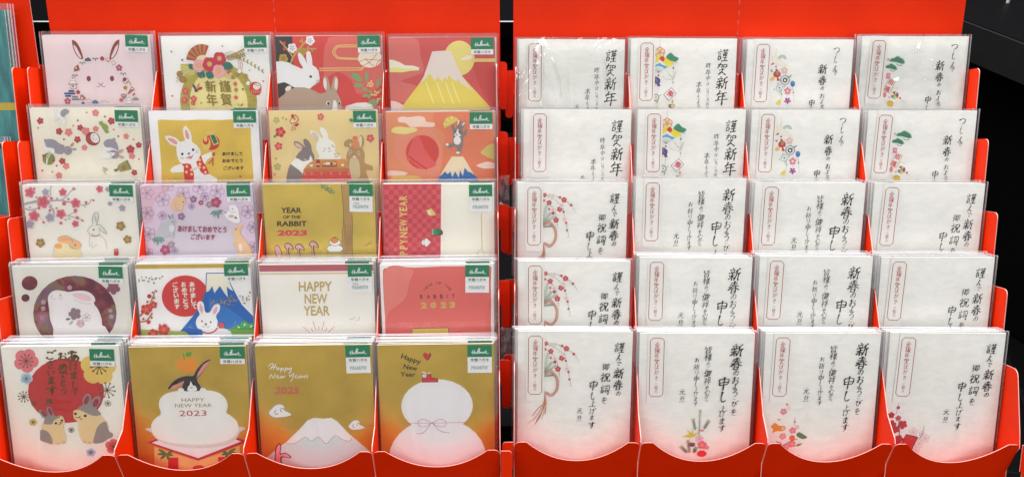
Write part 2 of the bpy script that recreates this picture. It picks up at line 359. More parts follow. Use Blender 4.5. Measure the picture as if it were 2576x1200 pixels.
    def t(s, col, txt, cx, cy, w, h, rot=0, bold=.0, slant=0):
        c, d = math.cos(R(rot)), math.sin(R(rot))
        def fn(x, y, bb):
            X = ((x - bb[0]) / (bb[2] - bb[0]) - .5) * w; Y = -((y - bb[1]) / (bb[3] - bb[1]) - .5) * h; X -= slant * Y
            return (cx + X * c - Y * d, cy + X * d + Y * c)
        s.glyphs(col, glyph(txt, bold), fn)
    def col(s, c, txt, x, ys, sz, bold=.0, slant=.0, sx=1.0, dx=0.0, brush=0.0):
        for i, ch in enumerate(txt):
            z = sz[i] if isinstance(sz, (list, tuple)) else sz
            y0 = ys[i]; x0 = x + dx * i
            def fn(a, b, bb, z=z, y0=y0, x0=x0, i=i):
                a0, b0 = (a - (bb[0] + bb[2]) / 2) * z * sx, -(b - (bb[1] + bb[3]) / 2) * z
                if brush: # brush writing: strokes rise to the right, hooks and ends wander
                    b0 -= a0 * brush; a0 += .05 * z * math.sin(b0 / z * 5 + i) ; b0 += .03 * z * math.sin(a0 / z * 7 + 2 * i)
                    b0 *= 1.06
                return (x0 + a0 - slant * b0, y0 + b0)
            s.glyphs(c, glyph(ch, bold), fn)
            if brush:   # second pass of the nib, pulled down to the right
                s.z += .008; s.glyphs(c, glyph(ch, bold), lambda a, b, bb: (lambda q: (q[0] + .020 * z, q[1] + .010 * z))(fn(a, b, bb))); s.z -= .008
    def brush(s, c, txt, x, ys, sz, w=9.0, slant=.10, dx=0.0, sx=.92):
        """brush-written column: every stroke presses in, thins out and drifts a little"""
        v, f, mi = s.g['printed_lettering']; k = s.mi(c); rd = BR_RND
        for i, ch in enumerate(txt):
            z = (sz[i] if isinstance(sz, (list, tuple)) else sz) / 100.0; x0, y0 = x + dx * i + rd.uniform(-2, 2) * z, ys[i]
            for st in BRUSH[ch].split('|'):
                pts = [tuple(float(q) + rd.uniform(-1.6, 1.6) for q in p.split(',')) for p in st.split()]
                if len(pts) == 2: a, b = pts; pts = [a, ((a[0]+b[0])/2 + rd.uniform(-1, 1), (a[1]+b[1])/2 - 1.5), b]
                pts = catmull(pts, False, 4); n = len(pts); L, Rr = [], []; ww0 = w * rd.uniform(.82, 1.2)
                for j, p in enumerate(pts):
                    a, b = pts[max(0, j-1)], pts[min(n-1, j+1)]; ux, uy = b[0]-a[0], b[1]-a[1]; d = math.hypot(ux, uy) or 1; ux /= d; uy /= d
                    t = j / (n - 1); pr = (.55 + .75 * math.exp(-(t / .16) ** 2) + .35 * math.exp(-((t - .8) / .16) ** 2)) * (1 - .75 * max(0, (t - .86) / .14))
                    ww = ww0 * .5 * pr * (.72 + .42 * abs(uy) + .15 * abs(ux * uy))
                    L.append((p[0] - uy * ww, p[1] + ux * ww)); Rr.append((p[0] + uy * ww, p[1] - ux * ww))
                b0 = len(v)
                for q in L + Rr:
                    X, Y = (q[0] - 50) * z * sx, (q[1] - 50) * z; m = s.m(x0 + X - slant * Y, y0 + Y)
                    v.append((min(49.9, max(-49.9, m[0])) * .001, m[1] * .001, (s.z + .012) * .001))
                for j in range(n - 1): f.append([b0 + j, b0 + j + 1, b0 + n + j + 1, b0 + n + j]); mi.append(k)
                s.z += .0016
        s.z += .004
    def build(s, parent):
        for nm, (v, f, mi) in s.g.items():
            if f:
                used = sorted(set(mi)); mesh_obj(nm, v, f, [s.mats[u] for u in used], [used.index(q) for q in mi], parent)
# ---------------------------------------------------------------- the printed designs, card by card
GR, BK = '8b8078', '2c2826'
def bunny_face(a, x, y, s, c='2c2826', smile=True):
    a.e(c, x - s, y, s*.22, s*.26); a.e(c, x + s, y, s*.22, s*.26)
    if smile: a.l(c, s*.1, [x-s*.45, y+s*.7, x-s*.2, y+s*.95, x, y+s*.7, x+s*.2, y+s*.95, x+s*.45, y+s*.7])
    a.e(c, x, y + s*.55, s*.16, s*.1)
def mochi(a, x, y, s, line='7c5a52', w=4):
    a.e(line, x, y, s*1.0, s*.5); a.e('f2eee6', x, y, s*1.0-w, s*.5-w); a.e(line, x, y - s*.75, s*.72, s*.42); a.e('f2eee6', x, y - s*.75, s*.72-w, s*.42-w)
def art_pink(a):
    B = 'e4d2d4'
    for sx, x0 in ((1, 0), (-1, 1895)):
        q = lambda *p: [p[i] if i % 2 else x0 + sx * p[i] for i in range(len(p))]
        a.p('8a4038', q(537, 100, 600, 130, 660, 215, 700, 320, 717, 395, 700, 425, 650, 408, 590, 335, 550, 235, 535, 150), True)
        a.p(B, q(560, 180, 610, 230, 650, 310, 685, 380, 680, 408, 640, 380, 590, 300, 565, 225), True)
    for x in (803, 1207): a.e('8a3c4a', x, 752, 37, 47)
    a.l('84434a', 9, [967, 820, 1010, 862, 1048, 820]); a.l('84434a', 8, [935, 882, 975, 893, 1013, 862, 1050, 893, 1092, 882])
    for c, x, y in (('7c8588', 702, 480), ('6e7474', 930, 410), ('6e7474', 565, 690), ('7c8f94', 1405, 665)):
        for d in (-55, 0, 55): a.lf(c, x + d * .25, y - 10, x + d, y + (45 if d == 0 else 15), 24)
    for c, x, y, r in (('a33a3c', 1050, 415, 40), ('a8405e', 1338, 572, 57), ('b0323f', 613, 980, 38), ('a8813f', 1432, 912, 38), ('b0475a', 428, 1130, 58), ('bd6a5c', 1352, 1118, 38)): a.f(c, x, y, r, c='e4d2d4' if r > 50 else None)
    for c, x, y in (('9c8f8c', 1247, 488), ('b38d90', 792, 1132)): a.f(c, x, y, 42); a.f(B, x, y, 34)
    a.p('4a6470', [745, 440, 765, 410, 790, 405, 805, 392, 830, 408, 855, 430, 855, 452, 800, 458, 750, 455], True)
    a.p('9c5848', [632, 510, 560, 560, 552, 635, 655, 608], False); a.e(B, 590, 570, 14)
    a.p('a4625c', [1095, 430, 1150, 402, 1203, 430, 1165, 465, 1155, 480, 1140, 465], True); a.p(B, [1108, 430, 1150, 410, 1190, 430, 1160, 452, 1140, 452], True)
    mochi(a, 528, 815, 66, '8e6a68', 5); a.r('8e6a68', 450, 828, 612, 852); a.r(B, 458, 834, 604, 846); a.r('8e6a68', 484, 852, 594, 926); a.r(B, 491, 858, 587, 920); a.e('8a4038', 530, 880, 16); a.lf('b0323f', 512, 750, 545, 730, 22)
    for c, x, y, w in (('33527f', 498, 962, 52), ('33527f', 470, 1003, 96), ('33527f', 440, 1045, 52), ('7d8790', 558, 1060, 50), ('7d8790', 570, 1102, 70)): a.p(c, [x-w, y-8, x-w+8, y-17, x+w-8, y-17, x+w, y-8, x+w, y+8, x+w-8, y+15, x-w+8, y+15, x-w, y+8])
    a.p('a8746a', [650, 1040, 690, 1025, 745, 1080, 720, 1112, 655, 1115], True); a.p(B, [665, 1060, 700, 1090, 670, 1105], True)
    a.e('a48446', 1440, 790, 54, 50); a.e(B, 1445, 793, 42, 38); a.e('8a3c3a', 1428, 770, 30, 34); a.l('a48446', 12, [1450, 830, 1500, 800, 1530, 870])
    a.p('a86c5c', [1543, 885, 1600, 940, 1520, 1000, 1475, 1028, 1465, 1010, 1490, 975]); a.p(B, [1545, 905, 1585, 940, 1520, 935]); 
    a.p('9c7a78', [1350, 1030, 1400, 1010, 1455, 1030, 1440, 1065, 1405, 1105, 1365, 1065], True); a.p(B, [1362, 1035, 1445, 1035, 1430, 1045, 1375, 1047]); a.lf('b34a52', 1550, 1050, 1600, 1000, 30)
    mochi(a, 1490, 1150, 62, '94706e', 5); a.p('8f9692', [1548, 1110, 1600, 1070, 1655, 1100, 1650, 1125, 1560, 1125], True); a.p('5d7ba0', [850, 1150, 905, 1112, 960, 1150, 950, 1175, 860, 1175], True); a.l('9a7f7c', 5, [985, 1165, 1060, 1130, 1140, 1165]); a.e('3d5f94', 695, 1165, 30, 18)
def art_wreath(a):
    OL, LT = 'b3a64e', 'e8dd9a'
    a.e(OL, 990, 1090, 655, 620); a.e(LT, 990, 1120, 492, 560)
    for k in range(16):
        t = R(-200 + k * 14.5); a.l('a3963f', 8, [(990 + 490*math.cos(t), 1110 + 500*math.sin(t)), (990 + 590*math.cos(t+.07), 1095 + 570*math.sin(t+.07)), (990 + 650*math.cos(t+.02), 1090 + 615*math.sin(t+.02))])
    a.p('bcae58', [375, 480, 520, 480, 650, 600, 560, 710, 420, 730, 440, 650, 380, 640]); 
    for k in range(7): a.l('efe6a8', 6, [380 + k*4, 500 + k*24, 470, 520 + k*20, 640 - k*8, 560 + k*16])
    for k in range(11):   # folding fan
        t0, t1 = R(188 + k * 9.9), R(188 + (k + 1) * 9.9); cx, cy = 745, 450
        a.p('b8433c' if k % 2 == 0 else 'a8894a', [(cx+110*math.cos(t0), cy+110*math.sin(t0)), (cx+270*math.cos(t0), cy+285*math.sin(t0)), (cx+270*math.cos(t1), cy+285*math.sin(t1)), (cx+110*math.cos(t1), cy+110*math.sin(t1))])
    a.e('ecd9ae', 755, 430, 95, 92); 
    for r_ in (120, 145, 170): a.l('a34538', 6, [(1230 + r_*1.1*math.cos(R(q)), 510 + r_*1.28*math.sin(R(q))) for q in range(-130, 131, 20)])
    for k in range(9):
        for (x0, y0, x1, y1) in ((1150, 380, 1440, 262), (1170, 400, 1440, 340), (1240, 350, 1735, 605)):
            x, y = x0 + (x1-x0)*k/8, y0 + (y1-y0)*(k/8)**1.3; a.lf('a08c48', x, y, x + 38, y - 34, 22); a.lf('a08c48', x, y, x + 42, y + 30, 22)
    for q in ((600, 565, 520, 480, 90), (1070, 500, 1270, 530, 130), (660, 610, 790, 690, 120), (800, 620, 930, 700, 130), (680, 690, 690, 600, 60)): a.lf('2f7466', *q)
    for c, x, y, r in (('e4a9ae', 690, 510, 108), ('c2354f', 870, 490, 122), ('c2354f', 1040, 400, 112), ('e4a9ae', 1020, 600, 110)): a.f(c, x, y, r, rot=20, deep=.14); a.f('c5a24e', x - 2, y - 5, r*.38, deep=.2); a.st('e9d489', x, y - 4, r*.28, 5, 6)
    a.e('a3853f', 360, 640, 52, 50); a.e('a3853f', 405, 725, 60, 58); a.l('a8453e', 6, [345, 690, 305, 700, 330, 720, 290, 775])
    for x, y, r in ((445, 915, 60), (418, 1062, 56), (578, 1040, 54), (560, 1110, 40)): a.f('d3545c', x, y, r, c='eeb9a2')
    a.l('9a7a3c', 12, [480, 960, 540, 1060, 590, 1150])
    for c, p in (('453c78', (625, 905, 570, 800)), ('dd8a62', (640, 890, 685, 785)), ('a8353a', (645, 895, 738, 858))): a.lf(c, *p, 40)
    a.e('4b4b55', 625, 908, 28)
    for ch, x, y in (('新', 872, 845), ('年', 882, 1060), ('謹', 1115, 845), ('賀', 1125, 1060)): a.col('8f7a2e', ch, x, [y], 195, .006, 0, 1, brush=.001)
    a.l('b9ab60', 3, [1245, 620, 1290, 740, 1292, 1050], False)
    for c, x, y, r in (('d65a6e', 1180, 608, 31), ('f2efe4', 1368, 605, 34), ('a89347', 1252, 693, 30), ('d65a6e', 1287, 806, 32), ('a89347', 1298, 902, 32), ('f2efe4', 1507, 798, 33), ('d65a6e', 1291, 1025, 32), ('a89347', 1465, 680, 40)): a.e(c, x, y, r)
    a.p('c8343c', [1560, 800, 1640, 778, 1710, 815, 1722, 890, 1700, 970, 1640, 990, 1560, 965, 1527, 900], True); a.e('f0e2d2', 1650, 850, 62, 52); a.l('2c2826', 7, [1605, 830, 1640, 818, 1660, 840, 1695, 835]); a.l('2c2826', 4, [1615, 855, 1630, 865, 1642, 856]); a.l('2c2826', 4, [1660, 868, 1675, 878, 1688, 870])
    for k in range(5): a.l('efb9a2', 8, [1550 + k*34, 900 + abs(k-2)*6, 1565 + k*30, 960])
    for c, x, y in (('a08c6a', 243, 282), ('5b4a8a', 418, 415), ('d08a8e', 1097, 200), ('c4686e', 221, 993), ('453c78', 1415, 893), ('a08c4a', 1762, 766), ('b9c8a0', 1535, 588), ('a08c4a', 1595, 1070), ('b3ad50', 700, 1110), ('a08c4a', 743, 692)): a.sq(c, x, y, 19, 30)
    a.lf('a9b070', 1350, 1165, 1315, 1120, 25); a.lf('c25a5c', 1365, 1165, 1410, 1125, 25)
def art_rabbits_red(a):
    a.r('cf4640', 40, 20, 1880, 1300); a.p('d46a60', [(1880, 20), (1040, 45), (930, 120), (880, 220), (850, 520), (880, 700), (1100, 620), (1320, 760), (1450, 980), (1880, 760)], True)
    a.r('3a3634', 40, 20, 342, 520); a.r('3a3634', 40, 700, 420, 1100)
    a.l('c2a25a', 24, [133, 110, 230, 220, 300, 310, 345, 385], True); a.l('c2a25a', 30, [300, 475, 350, 360, 450, 240, 580, 110]); a.l('c2a25a', 22, [540, 262, 610, 240, 740, 238]); a.l('c2a25a', 14, [515, 150, 505, 60], False)
    for c, x, y, r in (('c9473e', 203, 145, 28), ('c9473e', 201, 238, 26), ('b89a44', 484, 117, 22), ('b89a44', 603, 213, 22), ('b89a44', 670, 262, 20)): a.e(c, x, y, r)
    for c, x, y, r in (('f0ebec', 335, 225, 82), ('f0ebec', 640, 108, 80), ('b89a44', 180, 390, 80), ('b89a44', 505, 285, 70)): a.f(c, x, y, r, rot=-60, deep=.24); a.st('4b3c38' if r > 75 else '8f7a38', x, y, 32, 3, 5, 10, dr=9)
    for o in (0, 34): a.l('e2c07a', 17, [1430, 187+o*.8, 1130, 190+o*.8, 1050+o, 230, 1015+o, 300, 1060+o*.7, 370-o*.4, 1130, 405-o*.6, 1440, 418-o*.4, 1540, 440, 1570-o*1.4, 500, 1500, 575-o*.6, 1400, 588-o, 780, 588-o])
    a.e('ece0cd', 1640, 400, 200, 152)
    for q in ((1450, 470, 1560, 420, 1840, 440), (1480, 540, 1650, 450, 1760, 330), (1560, 400, 1650, 490, 1720, 530), (1840, 400, 1750, 500, 1760, 530)): a.l('c0504e', 9, list(q))
    for q in ((1310, 640, 1510, 770, 110), (1585, 605, 1582, 790, 66), (1350, 840, 1530, 830, 80), (1500, 870, 1590, 930, 60), (1490, 1015, 1620, 990, 60), (1805, 700, 1760, 880, 70), (1850, 900, 1780, 940, 50), (1600, 1060, 1640, 980, 56), (1590, 1120, 1780, 1130, 130), (1815, 1000, 1850, 1130, 60), (1600, 930, 1690, 960, 50)): a.lf('8aa370', *q)
    a.l('a8584a', 5, [1560, 820, 1690, 960, 1850, 1170])
    for x, y in ((1660, 770), (1613, 803), (1646, 803), (1680, 814), (1598, 840), (1634, 847), (1665, 848), (1717, 940), (1750, 958), (1780, 953), (1662, 990), (1703, 993), (1734, 993), (1763, 1063), (1795, 1062), (1760, 1100)): a.e('ecc98a', x, y, 17)
    a.p('e6e8e6', [(40, 440), (150, 430), (260, 450), (330, 490), (480, 555), (510, 545), (450, 450), (425, 350), (435, 295), (480, 310), (540, 390), (583, 490), (565, 400), (570, 300), (600, 265), (640, 290), (665, 400), (668, 500), (730, 540), (770, 600), (783, 720), (770, 780), (730, 800), (660, 840), (615, 880), (500, 900), (330, 850), (250, 800), (180, 770), (40, 800)])
    a.e('3c3836', 632, 685, 23, 22); a.l('3c3836', 6, [708, 785, 745, 790, 762, 735]); a.l('3c3836', 6, [722, 740, 750, 765]); a.l('c9cdd0', 5, [595, 770, 640, 812, 710, 800])
    a.p('b39c88', [(40, 1060), (180, 960), (200, 915), (380, 855), (520, 860), (640, 890), (780, 965), (880, 945), (890, 900), (845, 800), (845, 700), (880, 668), (930, 720), (955, 820), (970, 925), (990, 800), (1020, 700), (1065, 672), (1095, 740), (1095, 860), (1065, 940), (1120, 1040), (1140, 1110), (1140, 1250), (40, 1250)])
    a.p('e8dcd8', [860, 710, 885, 720, 900, 800, 885, 905, 845, 830, 845, 750], True); a.p('e8dcd8', [1060, 705, 1085, 740, 1080, 850, 1060, 905, 1035, 850, 1040, 760], True)
    a.e('e6ddd8', 245, 872, 58, 36, -30); a.p('efe9e2', [1020, 1070, 1060, 1110, 1070, 1250, 990, 1250, 1000, 1110], True)
    for x in (922, 1110): a.e('efe6de', x - (4 if x < 1000 else -2), 1122, 38 if x < 1000 else 22, 36); a.e('4a423c', x, 1125, 24 if x < 1000 else 18, 27)
    a.p('ece4de', [(1220, 1170), (1400, 1120), (1560, 1115), (1660, 1150), (1700, 1250), (1200, 1250)])
def art_fuji_red(a):
    a.r('c65250', 40, 40, 1900, 1300); a.p('cd6f66', [(40, 40), (420, 60), (560, 120), (590, 350), (640, 600), (420, 700), (260, 760), (520, 850), (420, 1060), (200, 1100), (40, 1000)], True); a.p('c14540', [(1500, 470), (1900, 460), (1900, 1250), (1750, 1100), (1600, 880)], True)
    a.e('ddd07c', 1245, 398, 260, 282); a.r('d9c878', 1440, 405, 1900, 460); a.p('e6dcd6', [(1255, 415), (1330, 385), (1400, 355), (1460, 350), (1460, 412), (1300, 425)])
    a.p('e6e0d0', [(40, 408), (130, 415), (240, 455), (330, 505), (470, 510), (575, 545), (555, 590), (420, 595), (280, 618), (40, 610)]); a.p('dcdc8a', [(40, 540), (200, 535), (330, 560), (500, 560), (555, 590), (420, 595), (280, 618), (40, 610)])
    a.p('dccb5e', [(290, 1145), (560, 810), (640, 700), (790, 285), (1110, 285), (1290, 685), (1760, 1190), (1760, 1300), (250, 1300)]); 
    a.p('ded3cb', [(570, 800), (640, 690), (720, 480), (790, 285), (990, 275), (1110, 285), (1200, 500), (1290, 685), (1430, 880), (1500, 950), (1250, 790), (1200, 705), (1205, 780), (1130, 740), (1055, 665), (1045, 745), (985, 710), (960, 790), (885, 690), (820, 770), (795, 700), (750, 640), (660, 745)])
    for x in (680, 860, 1010, 1120): a.l('e6dd97', 22, [x, 780, x + 60, 950, x + 130, 1130])
    a.p('e8cfc4', [(40, 1080), (130, 1080), (220, 1110), (300, 1160), (300, 1300), (40, 1300)])
def grab(a, x, y, s, flip=1):
    pass
def art_daruma(a):
    P1, P2 = 'b23c45', 'd8807e'
    for c, x, y, r in ((P1,183,240,60),(P2,1140,118,64),(P1,1404,256,64),(P1,503,420,62),(P2,664,436,70),(P1,866,362,56),(P2,962,425,74),(P2,1132,384,54),(P1,812,560,60),(P2,925,698,53),(P2,1648,516,52),(P1,1855,665,54),(P1,1710,735,75),(P2,1730,850,58),(P1,542,922,58),(P2,604,1008,60),(P2,478,1165,58),(P1,1756,1132,53)): a.f(c, x, y, r, rot=x, c='c9695f' if c == P1 else 'e39c94')
    for c, x, y in ((P1,1300,178),(P1,831,239),(P2,990,110),(P2,748,326),(P2,145,357),(P1,583,553),(P1,1515,512),(P2,1442,399),(P2,1773,568),(P2,1848,905),(P1,446,1000),(P1,201,1077),(P2,368,1101)): a.e(c, x, y, 16)
    a.p('93a052', [1195, 275, 1240, 250, 1275, 290, 1320, 310, 1352, 360, 1340, 400, 1358, 440, 1310, 460, 1265, 400, 1225, 330, 1200, 310], True)
    a.e('9c2f3e', 1077, 550, 122, 112, 20); a.e('a8503f', 1060, 560, 85, 80); a.e('ece6e2', 1112, 538, 68, 88, -28); a.l(BK, 7, [1070, 530, 1085, 550, 1098, 570]); a.l(BK, 5, [1085, 500, 1112, 487]); a.l(BK, 5, [1128, 562, 1158, 548]); a.e(BK, 1095, 503, 6); a.e(BK, 1132, 563, 6)
    GY = '9d97a2'
    a.l('b5b2b8', 40, [440, 30, 470, 110, 490, 200, 410, 215]); a.l('ebe8e2', 34, [440, 30, 470, 110, 490, 200, 410, 215]); a.l('ebe8e2', 60, [520, 30, 530, 160, 600, 240, 580, 320]); a.p(GY, [545, 90, 620, 40, 680, 70, 680, 110, 630, 140, 590, 180, 545, 150], True)
    a.p(GY, [250, 590, 250, 545, 285, 548, 360, 545, 440, 570, 500, 620, 570, 660, 560, 790, 480, 798, 400, 770, 330, 760, 280, 690], True); a.p('ebe8e4', [285, 680, 390, 700, 420, 740, 400, 800, 320, 750, 290, 790, 245, 700, 235, 610, 255, 600], True); a.e(GY, 640, 740, 78, 72, 15); a.lf('b58f7c', 690, 680, 750, 610, 44); a.lf('958f9e', 715, 720, 800, 725, 36); a.e(BK, 661, 746, 8); a.l(BK, 5, [620, 800, 645, 818, 665, 800]); a.l('a88c4c', 9, [510, 660, 560, 670, 585, 650, 560, 690])
    a.e('7f8a4c', 315, 880, 103, 102); 
    for k in range(5): a.l('96a05c', 8, [250 + k*30, 800, 240 + k*36, 960])
    a.l('ece8dc', 14, [350, 790, 300, 880, 285, 975]); a.l('ece8dc', 10, [325, 785, 285, 850, 275, 965]); a.e('a8524a', 235, 830, 28); a.e('a8524a', 395, 905, 26)
    a.p(GY, [1260, 620, 1320, 565, 1410, 560, 1480, 620, 1502, 700, 1490, 770, 1400, 700, 1290, 690], True); a.e(GY, 1440, 560, 26, 22); a.p('eae7e4', [1240, 610, 1290, 690, 1400, 710, 1490, 760, 1380, 860, 1330, 885, 1230, 880, 1195, 800, 1250, 740], True); a.e(GY, 1425, 815, 88, 74, 12); a.p('efecea', [1340, 800, 1400, 780, 1450, 800, 1400, 850, 1360, 870], True); a.lf('c8a09c', 1500, 790, 1595, 735, 50); a.lf('c8a09c', 1500, 840, 1605, 885, 46); a.e(BK, 1411, 780, 8); a.e(BK, 1418, 856, 8); a.l(BK, 5, [1365, 800, 1385, 822, 1370, 845]); a.l('a88c4c', 8, [1300, 760, 1345, 770, 1300, 790])
    a.p('8f9a56', [1650, 912, 1718, 1070, 1530, 1118, 1500, 1080, 1440, 1120, 1410, 1075, 1475, 1060, 1490, 1000]); a.f('a8604c', 1588, 1045, 44, c='c98a6a'); a.p('8d6f3c', [1650, 912, 1718, 1070, 1700, 1072, 1632, 926]); a.p('8d6f3c', [1475, 1060, 1500, 1080, 1440, 1120, 1410, 1075])
    a.t('a8925a', 'み', 1265, 1080, 95, 85, 90, .01); a.l('a8925a', 5, [1245, 1145, 1290, 1145], False)
def art_mallet(a):
    a.p('gold', [(175, 240), (210, 220), (420, 228), (640, 236), (900, 222), (1200, 234), (1500, 220), (1720, 228), (1745, 260), (1755, 600), (1775, 900), (1795, 1190), (1800, 1400), (250, 1400), (240, 1000), (215, 700), (190, 420)])
    Wt = 'eeecee'
    a.p(Wt, [295, 490, 380, 485, 480, 520, 560, 590, 640, 568, 615, 480, 600, 390, 620, 330, 660, 330, 720, 410, 750, 500, 752, 585, 830, 640, 895, 720, 905, 790, 870, 870, 830, 920, 850, 1000, 1000, 1100, 1180, 1200, 1180, 1400, 640, 1400, 640, 1090, 420, 1100, 385, 1050, 450, 990, 580, 950, 530, 890, 500, 800, 490, 690, 500, 668, 400, 630, 320, 550], False)
    a.p('d99a9c', [350, 525, 430, 530, 500, 580, 495, 632, 420, 600, 365, 560], True); a.p('d99a9c', [640, 400, 670, 400, 710, 490, 700, 545, 655, 520, 640, 450], True)
    for x, y in ((593, 789), (775, 720)): a.e(BK, x, y, 21, 23)
    a.p(BK, [672, 778, 728, 762, 715, 790, 700, 800]); a.l(BK, 8, [652, 842, 680, 858, 712, 822, 750, 832, 780, 798]); a.p('d8768c', [690, 850, 765, 825, 755, 860, 720, 872], True)
    for k in range(3): a.l('8f8888', 4, [550 + k*6, 840 + k*18, 620, 850 + k*8]); a.l('8f8888', 4, [815, 748 + k*14, 872, 715 + k*26])
    RD = 'cb3138'
    a.p(RD, [(580, 950), (680, 945), (735, 960), (790, 1110), (790, 1300), (640, 1300), (620, 1100), (620, 1000)]); a.p(RD, [(900, 810), (945, 920), (1010, 1020), (1048, 1120), (970, 1138), (900, 1080), (860, 1000), (828, 930), (870, 880)])
    for x, y in ((671, 995), (750, 1052), (663, 1090), (752, 1125), (885, 888), (890, 957), (960, 1018), (985, 1095), (885, 1012)): a.f('ecc58a', x, y, 24, deep=.1)
    a.p(Wt, [(915, 820), (1085, 752), (1095, 835), (1020, 880), (975, 960), (945, 920)]); a.l('a8967a', 6, [770, 1060, 850, 1020, 780, 1030])
    a.p('dcc06a', [1000, 425, 1130, 420, 1110, 480, 1010, 480]); a.e('c43a2c', 1085, 600, 138, 125, 10); a.e('dcc264', 995, 610, 76, 112, -8); a.e('c43a2c', 990, 572, 52, 66); a.e('dcc264', 985, 545, 30, 42); a.p('dcc264', [1050, 480, 1150, 475, 1215, 620, 1120, 650]); a.p('2b7560', [1062, 478, 1140, 476, 1190, 600, 1130, 630])
    a.p('dcc264', [1100, 725, 1140, 725, 1150, 790, 1200, 830, 1080, 850, 1090, 790]); a.e('b8402e', 1125, 795, 24, 34); a.l('b8553a', 22, [1120, 850, 1060, 930, 1025, 935]); a.l('b8553a', 22, [1110, 860, 1110, 985])
    for tx, y, x in (('あけまして', 790, 1440), ('おめでとう', 905, 1440), ('ございます', 1025, 1460)): a.t('33261c', tx, x, y, 345, 62, bold=.03)
    a.e('a8442e', 1572, 1166, 15)
def art_party(a):
    a.r('e0cb93', 20, 60, 1940, 1400)
    for c, x, y, r in (('a8ad6a', 175, 232, 58), ('c2333b', 240, 430, 90), ('cc4c52', 206, 665, 70), ('a8ad6a', 186, 1012, 64), ('cc5f60', 934, 180, 62), ('cf5358', 1780, 542, 70)): a.f(c, x, y, r, rot=x*3, c='e8b9a0')
    for q in ((180, 470, 122, 522, 40), (1500, 255, 1420, 225, 60)): a.lf('4f8a66', *q)
    for x, y in ((285, 192), (340, 215), (160, 872), (137, 1140)): a.sq('a8a35c', x, y, 24, 25)
    a.p('a8463a', [(435, 200), (500, 140), (560, 230), (450, 295), (400, 250)], True); a.p('e6d49a', [(448, 205), (500, 160), (540, 230), (455, 280), (415, 250)], True); a.sq('a8463a', 488, 210, 34, 20); a.sq('e6d49a', 488, 210, 22, 20); a.sq('a8463a', 488, 210, 12, 20); a.f('b8332f', 455, 165, 34); a.l('b04a38', 9, [500, 290, 560, 290, 520, 330, 470, 320, 430, 390, 450, 400, 490, 350, 495, 405])
    a.p('b3372f', [495, 300, 545, 290, 535, 335, 490, 330], True)
    GY, Wt, BR = '857b79', 'e9e9df', 'b3905f'
    a.p(Wt, [(760, 410), (850, 430), (920, 500), (975, 545), (950, 480), (918, 400), (935, 352), (1000, 380), (1050, 460), (1070, 550), (1150, 600), (1180, 680), (1175, 760), (1260, 850), (1250, 910), (870, 910), (900, 850), (870, 760), (850, 700), (860, 620), (890, 570), (800, 510), (760, 450)], True)
    a.p('d3c3be', [775, 440, 850, 450, 900, 530, 880, 560, 800, 500], True); a.l('55504c', 7, [983, 722, 1000, 705, 1014, 718]); a.l('55504c', 7, [1110, 670, 1122, 652, 1135, 668]); a.e('d9a49a', 982, 752, 20, 12); a.e('d9a49a', 1148, 682, 20, 12); a.e('b3897f', 1072, 708, 15, 12); a.l('7c6a62', 6, [1055, 745, 1085, 765, 1110, 735])
    a.p(GY, [(475, 590), (540, 590), (610, 640), (665, 680), (640, 620), (635, 560), (665, 542), (720, 580), (765, 660), (775, 740), (815, 830), (805, 915), (700, 930), (620, 920), (505, 870), (540, 790), (610, 715), (530, 690), (480, 640)], True)
    a.p('d9b8b5', [490, 612, 550, 625, 615, 680, 600, 700, 520, 670], True); a.p(GY, [(420, 960), (520, 1020), (600, 1120), (600, 1300), (355, 1300), (358, 1100)], True); a.p(Wt, [(430, 940), (510, 870), (620, 920), (730, 900), (800, 920), (790, 970), (690, 990), (640, 1060), (610, 1120), (540, 1060), (420, 970)], True); a.p('e4e6ea', [750, 825, 775, 870, 785, 920, 730, 910], True); a.l('4b4644', 8, [660, 860, 700, 862]); a.e('cf9a9a', 665, 888, 26, 14); a.l('6c6260', 5, [725, 955, 745, 945, 735, 970])
    a.p(BR, [(1420, 700), (1330, 665), (1345, 590), (1430, 552), (1485, 590), (1470, 650), (1590, 690), (1595, 540), (1610, 482), (1665, 530), (1670, 640), (1640, 700), (1675, 800), (1670, 900), (1680, 960), (1800, 1010), (1805, 1080), (1710, 1080), (1700, 1130), (1730, 1300), (1420, 1300), (1400, 1050), (1370, 960), (1365, 840), (1390, 760)], True)
    a.p('ddd3bd', [1605, 500, 1635, 540, 1625, 660, 1600, 690, 1592, 600], True); a.p('ddd3bd', [1435, 615, 1455, 640, 1445, 680, 1425, 660], True); a.e('d97a50', 1520, 540, 46, 38); a.p('d98a5c', [1500, 580, 1560, 575, 1590, 640, 1570, 700, 1490, 700, 1485, 640], True); a.e('f0ead8', 1443, 768, 22, 24); a.e(BK, 1443, 768, 13, 15); a.e('f0ead8', 1575, 782, 22, 24); a.e(BK, 1575, 782, 13, 15); a.e('dfa090', 1415, 812, 20, 14); a.e('dfa090', 1588, 830, 20, 14); a.e('f3efe4', 1502, 852, 30, 14); a.p('cbbb94', [1440, 880, 1560, 890, 1590, 1040, 1580, 1200, 1420, 1200, 1410, 1000], True)
    a.p('c98f4e', [(830, 890), (1340, 890), (1420, 1080), (620, 1080), (680, 990)]); a.p('b5773c', [(650, 1045), (1410, 1045), (1420, 1085), (620, 1085)]); a.p('cf5048', [(630, 1090), (1420, 1090), (1460, 1300), (580, 1300)])
    for x in (650, 770, 935, 1100, 1250, 1400): a.e('d97e66', x, 1130, 18, 30)
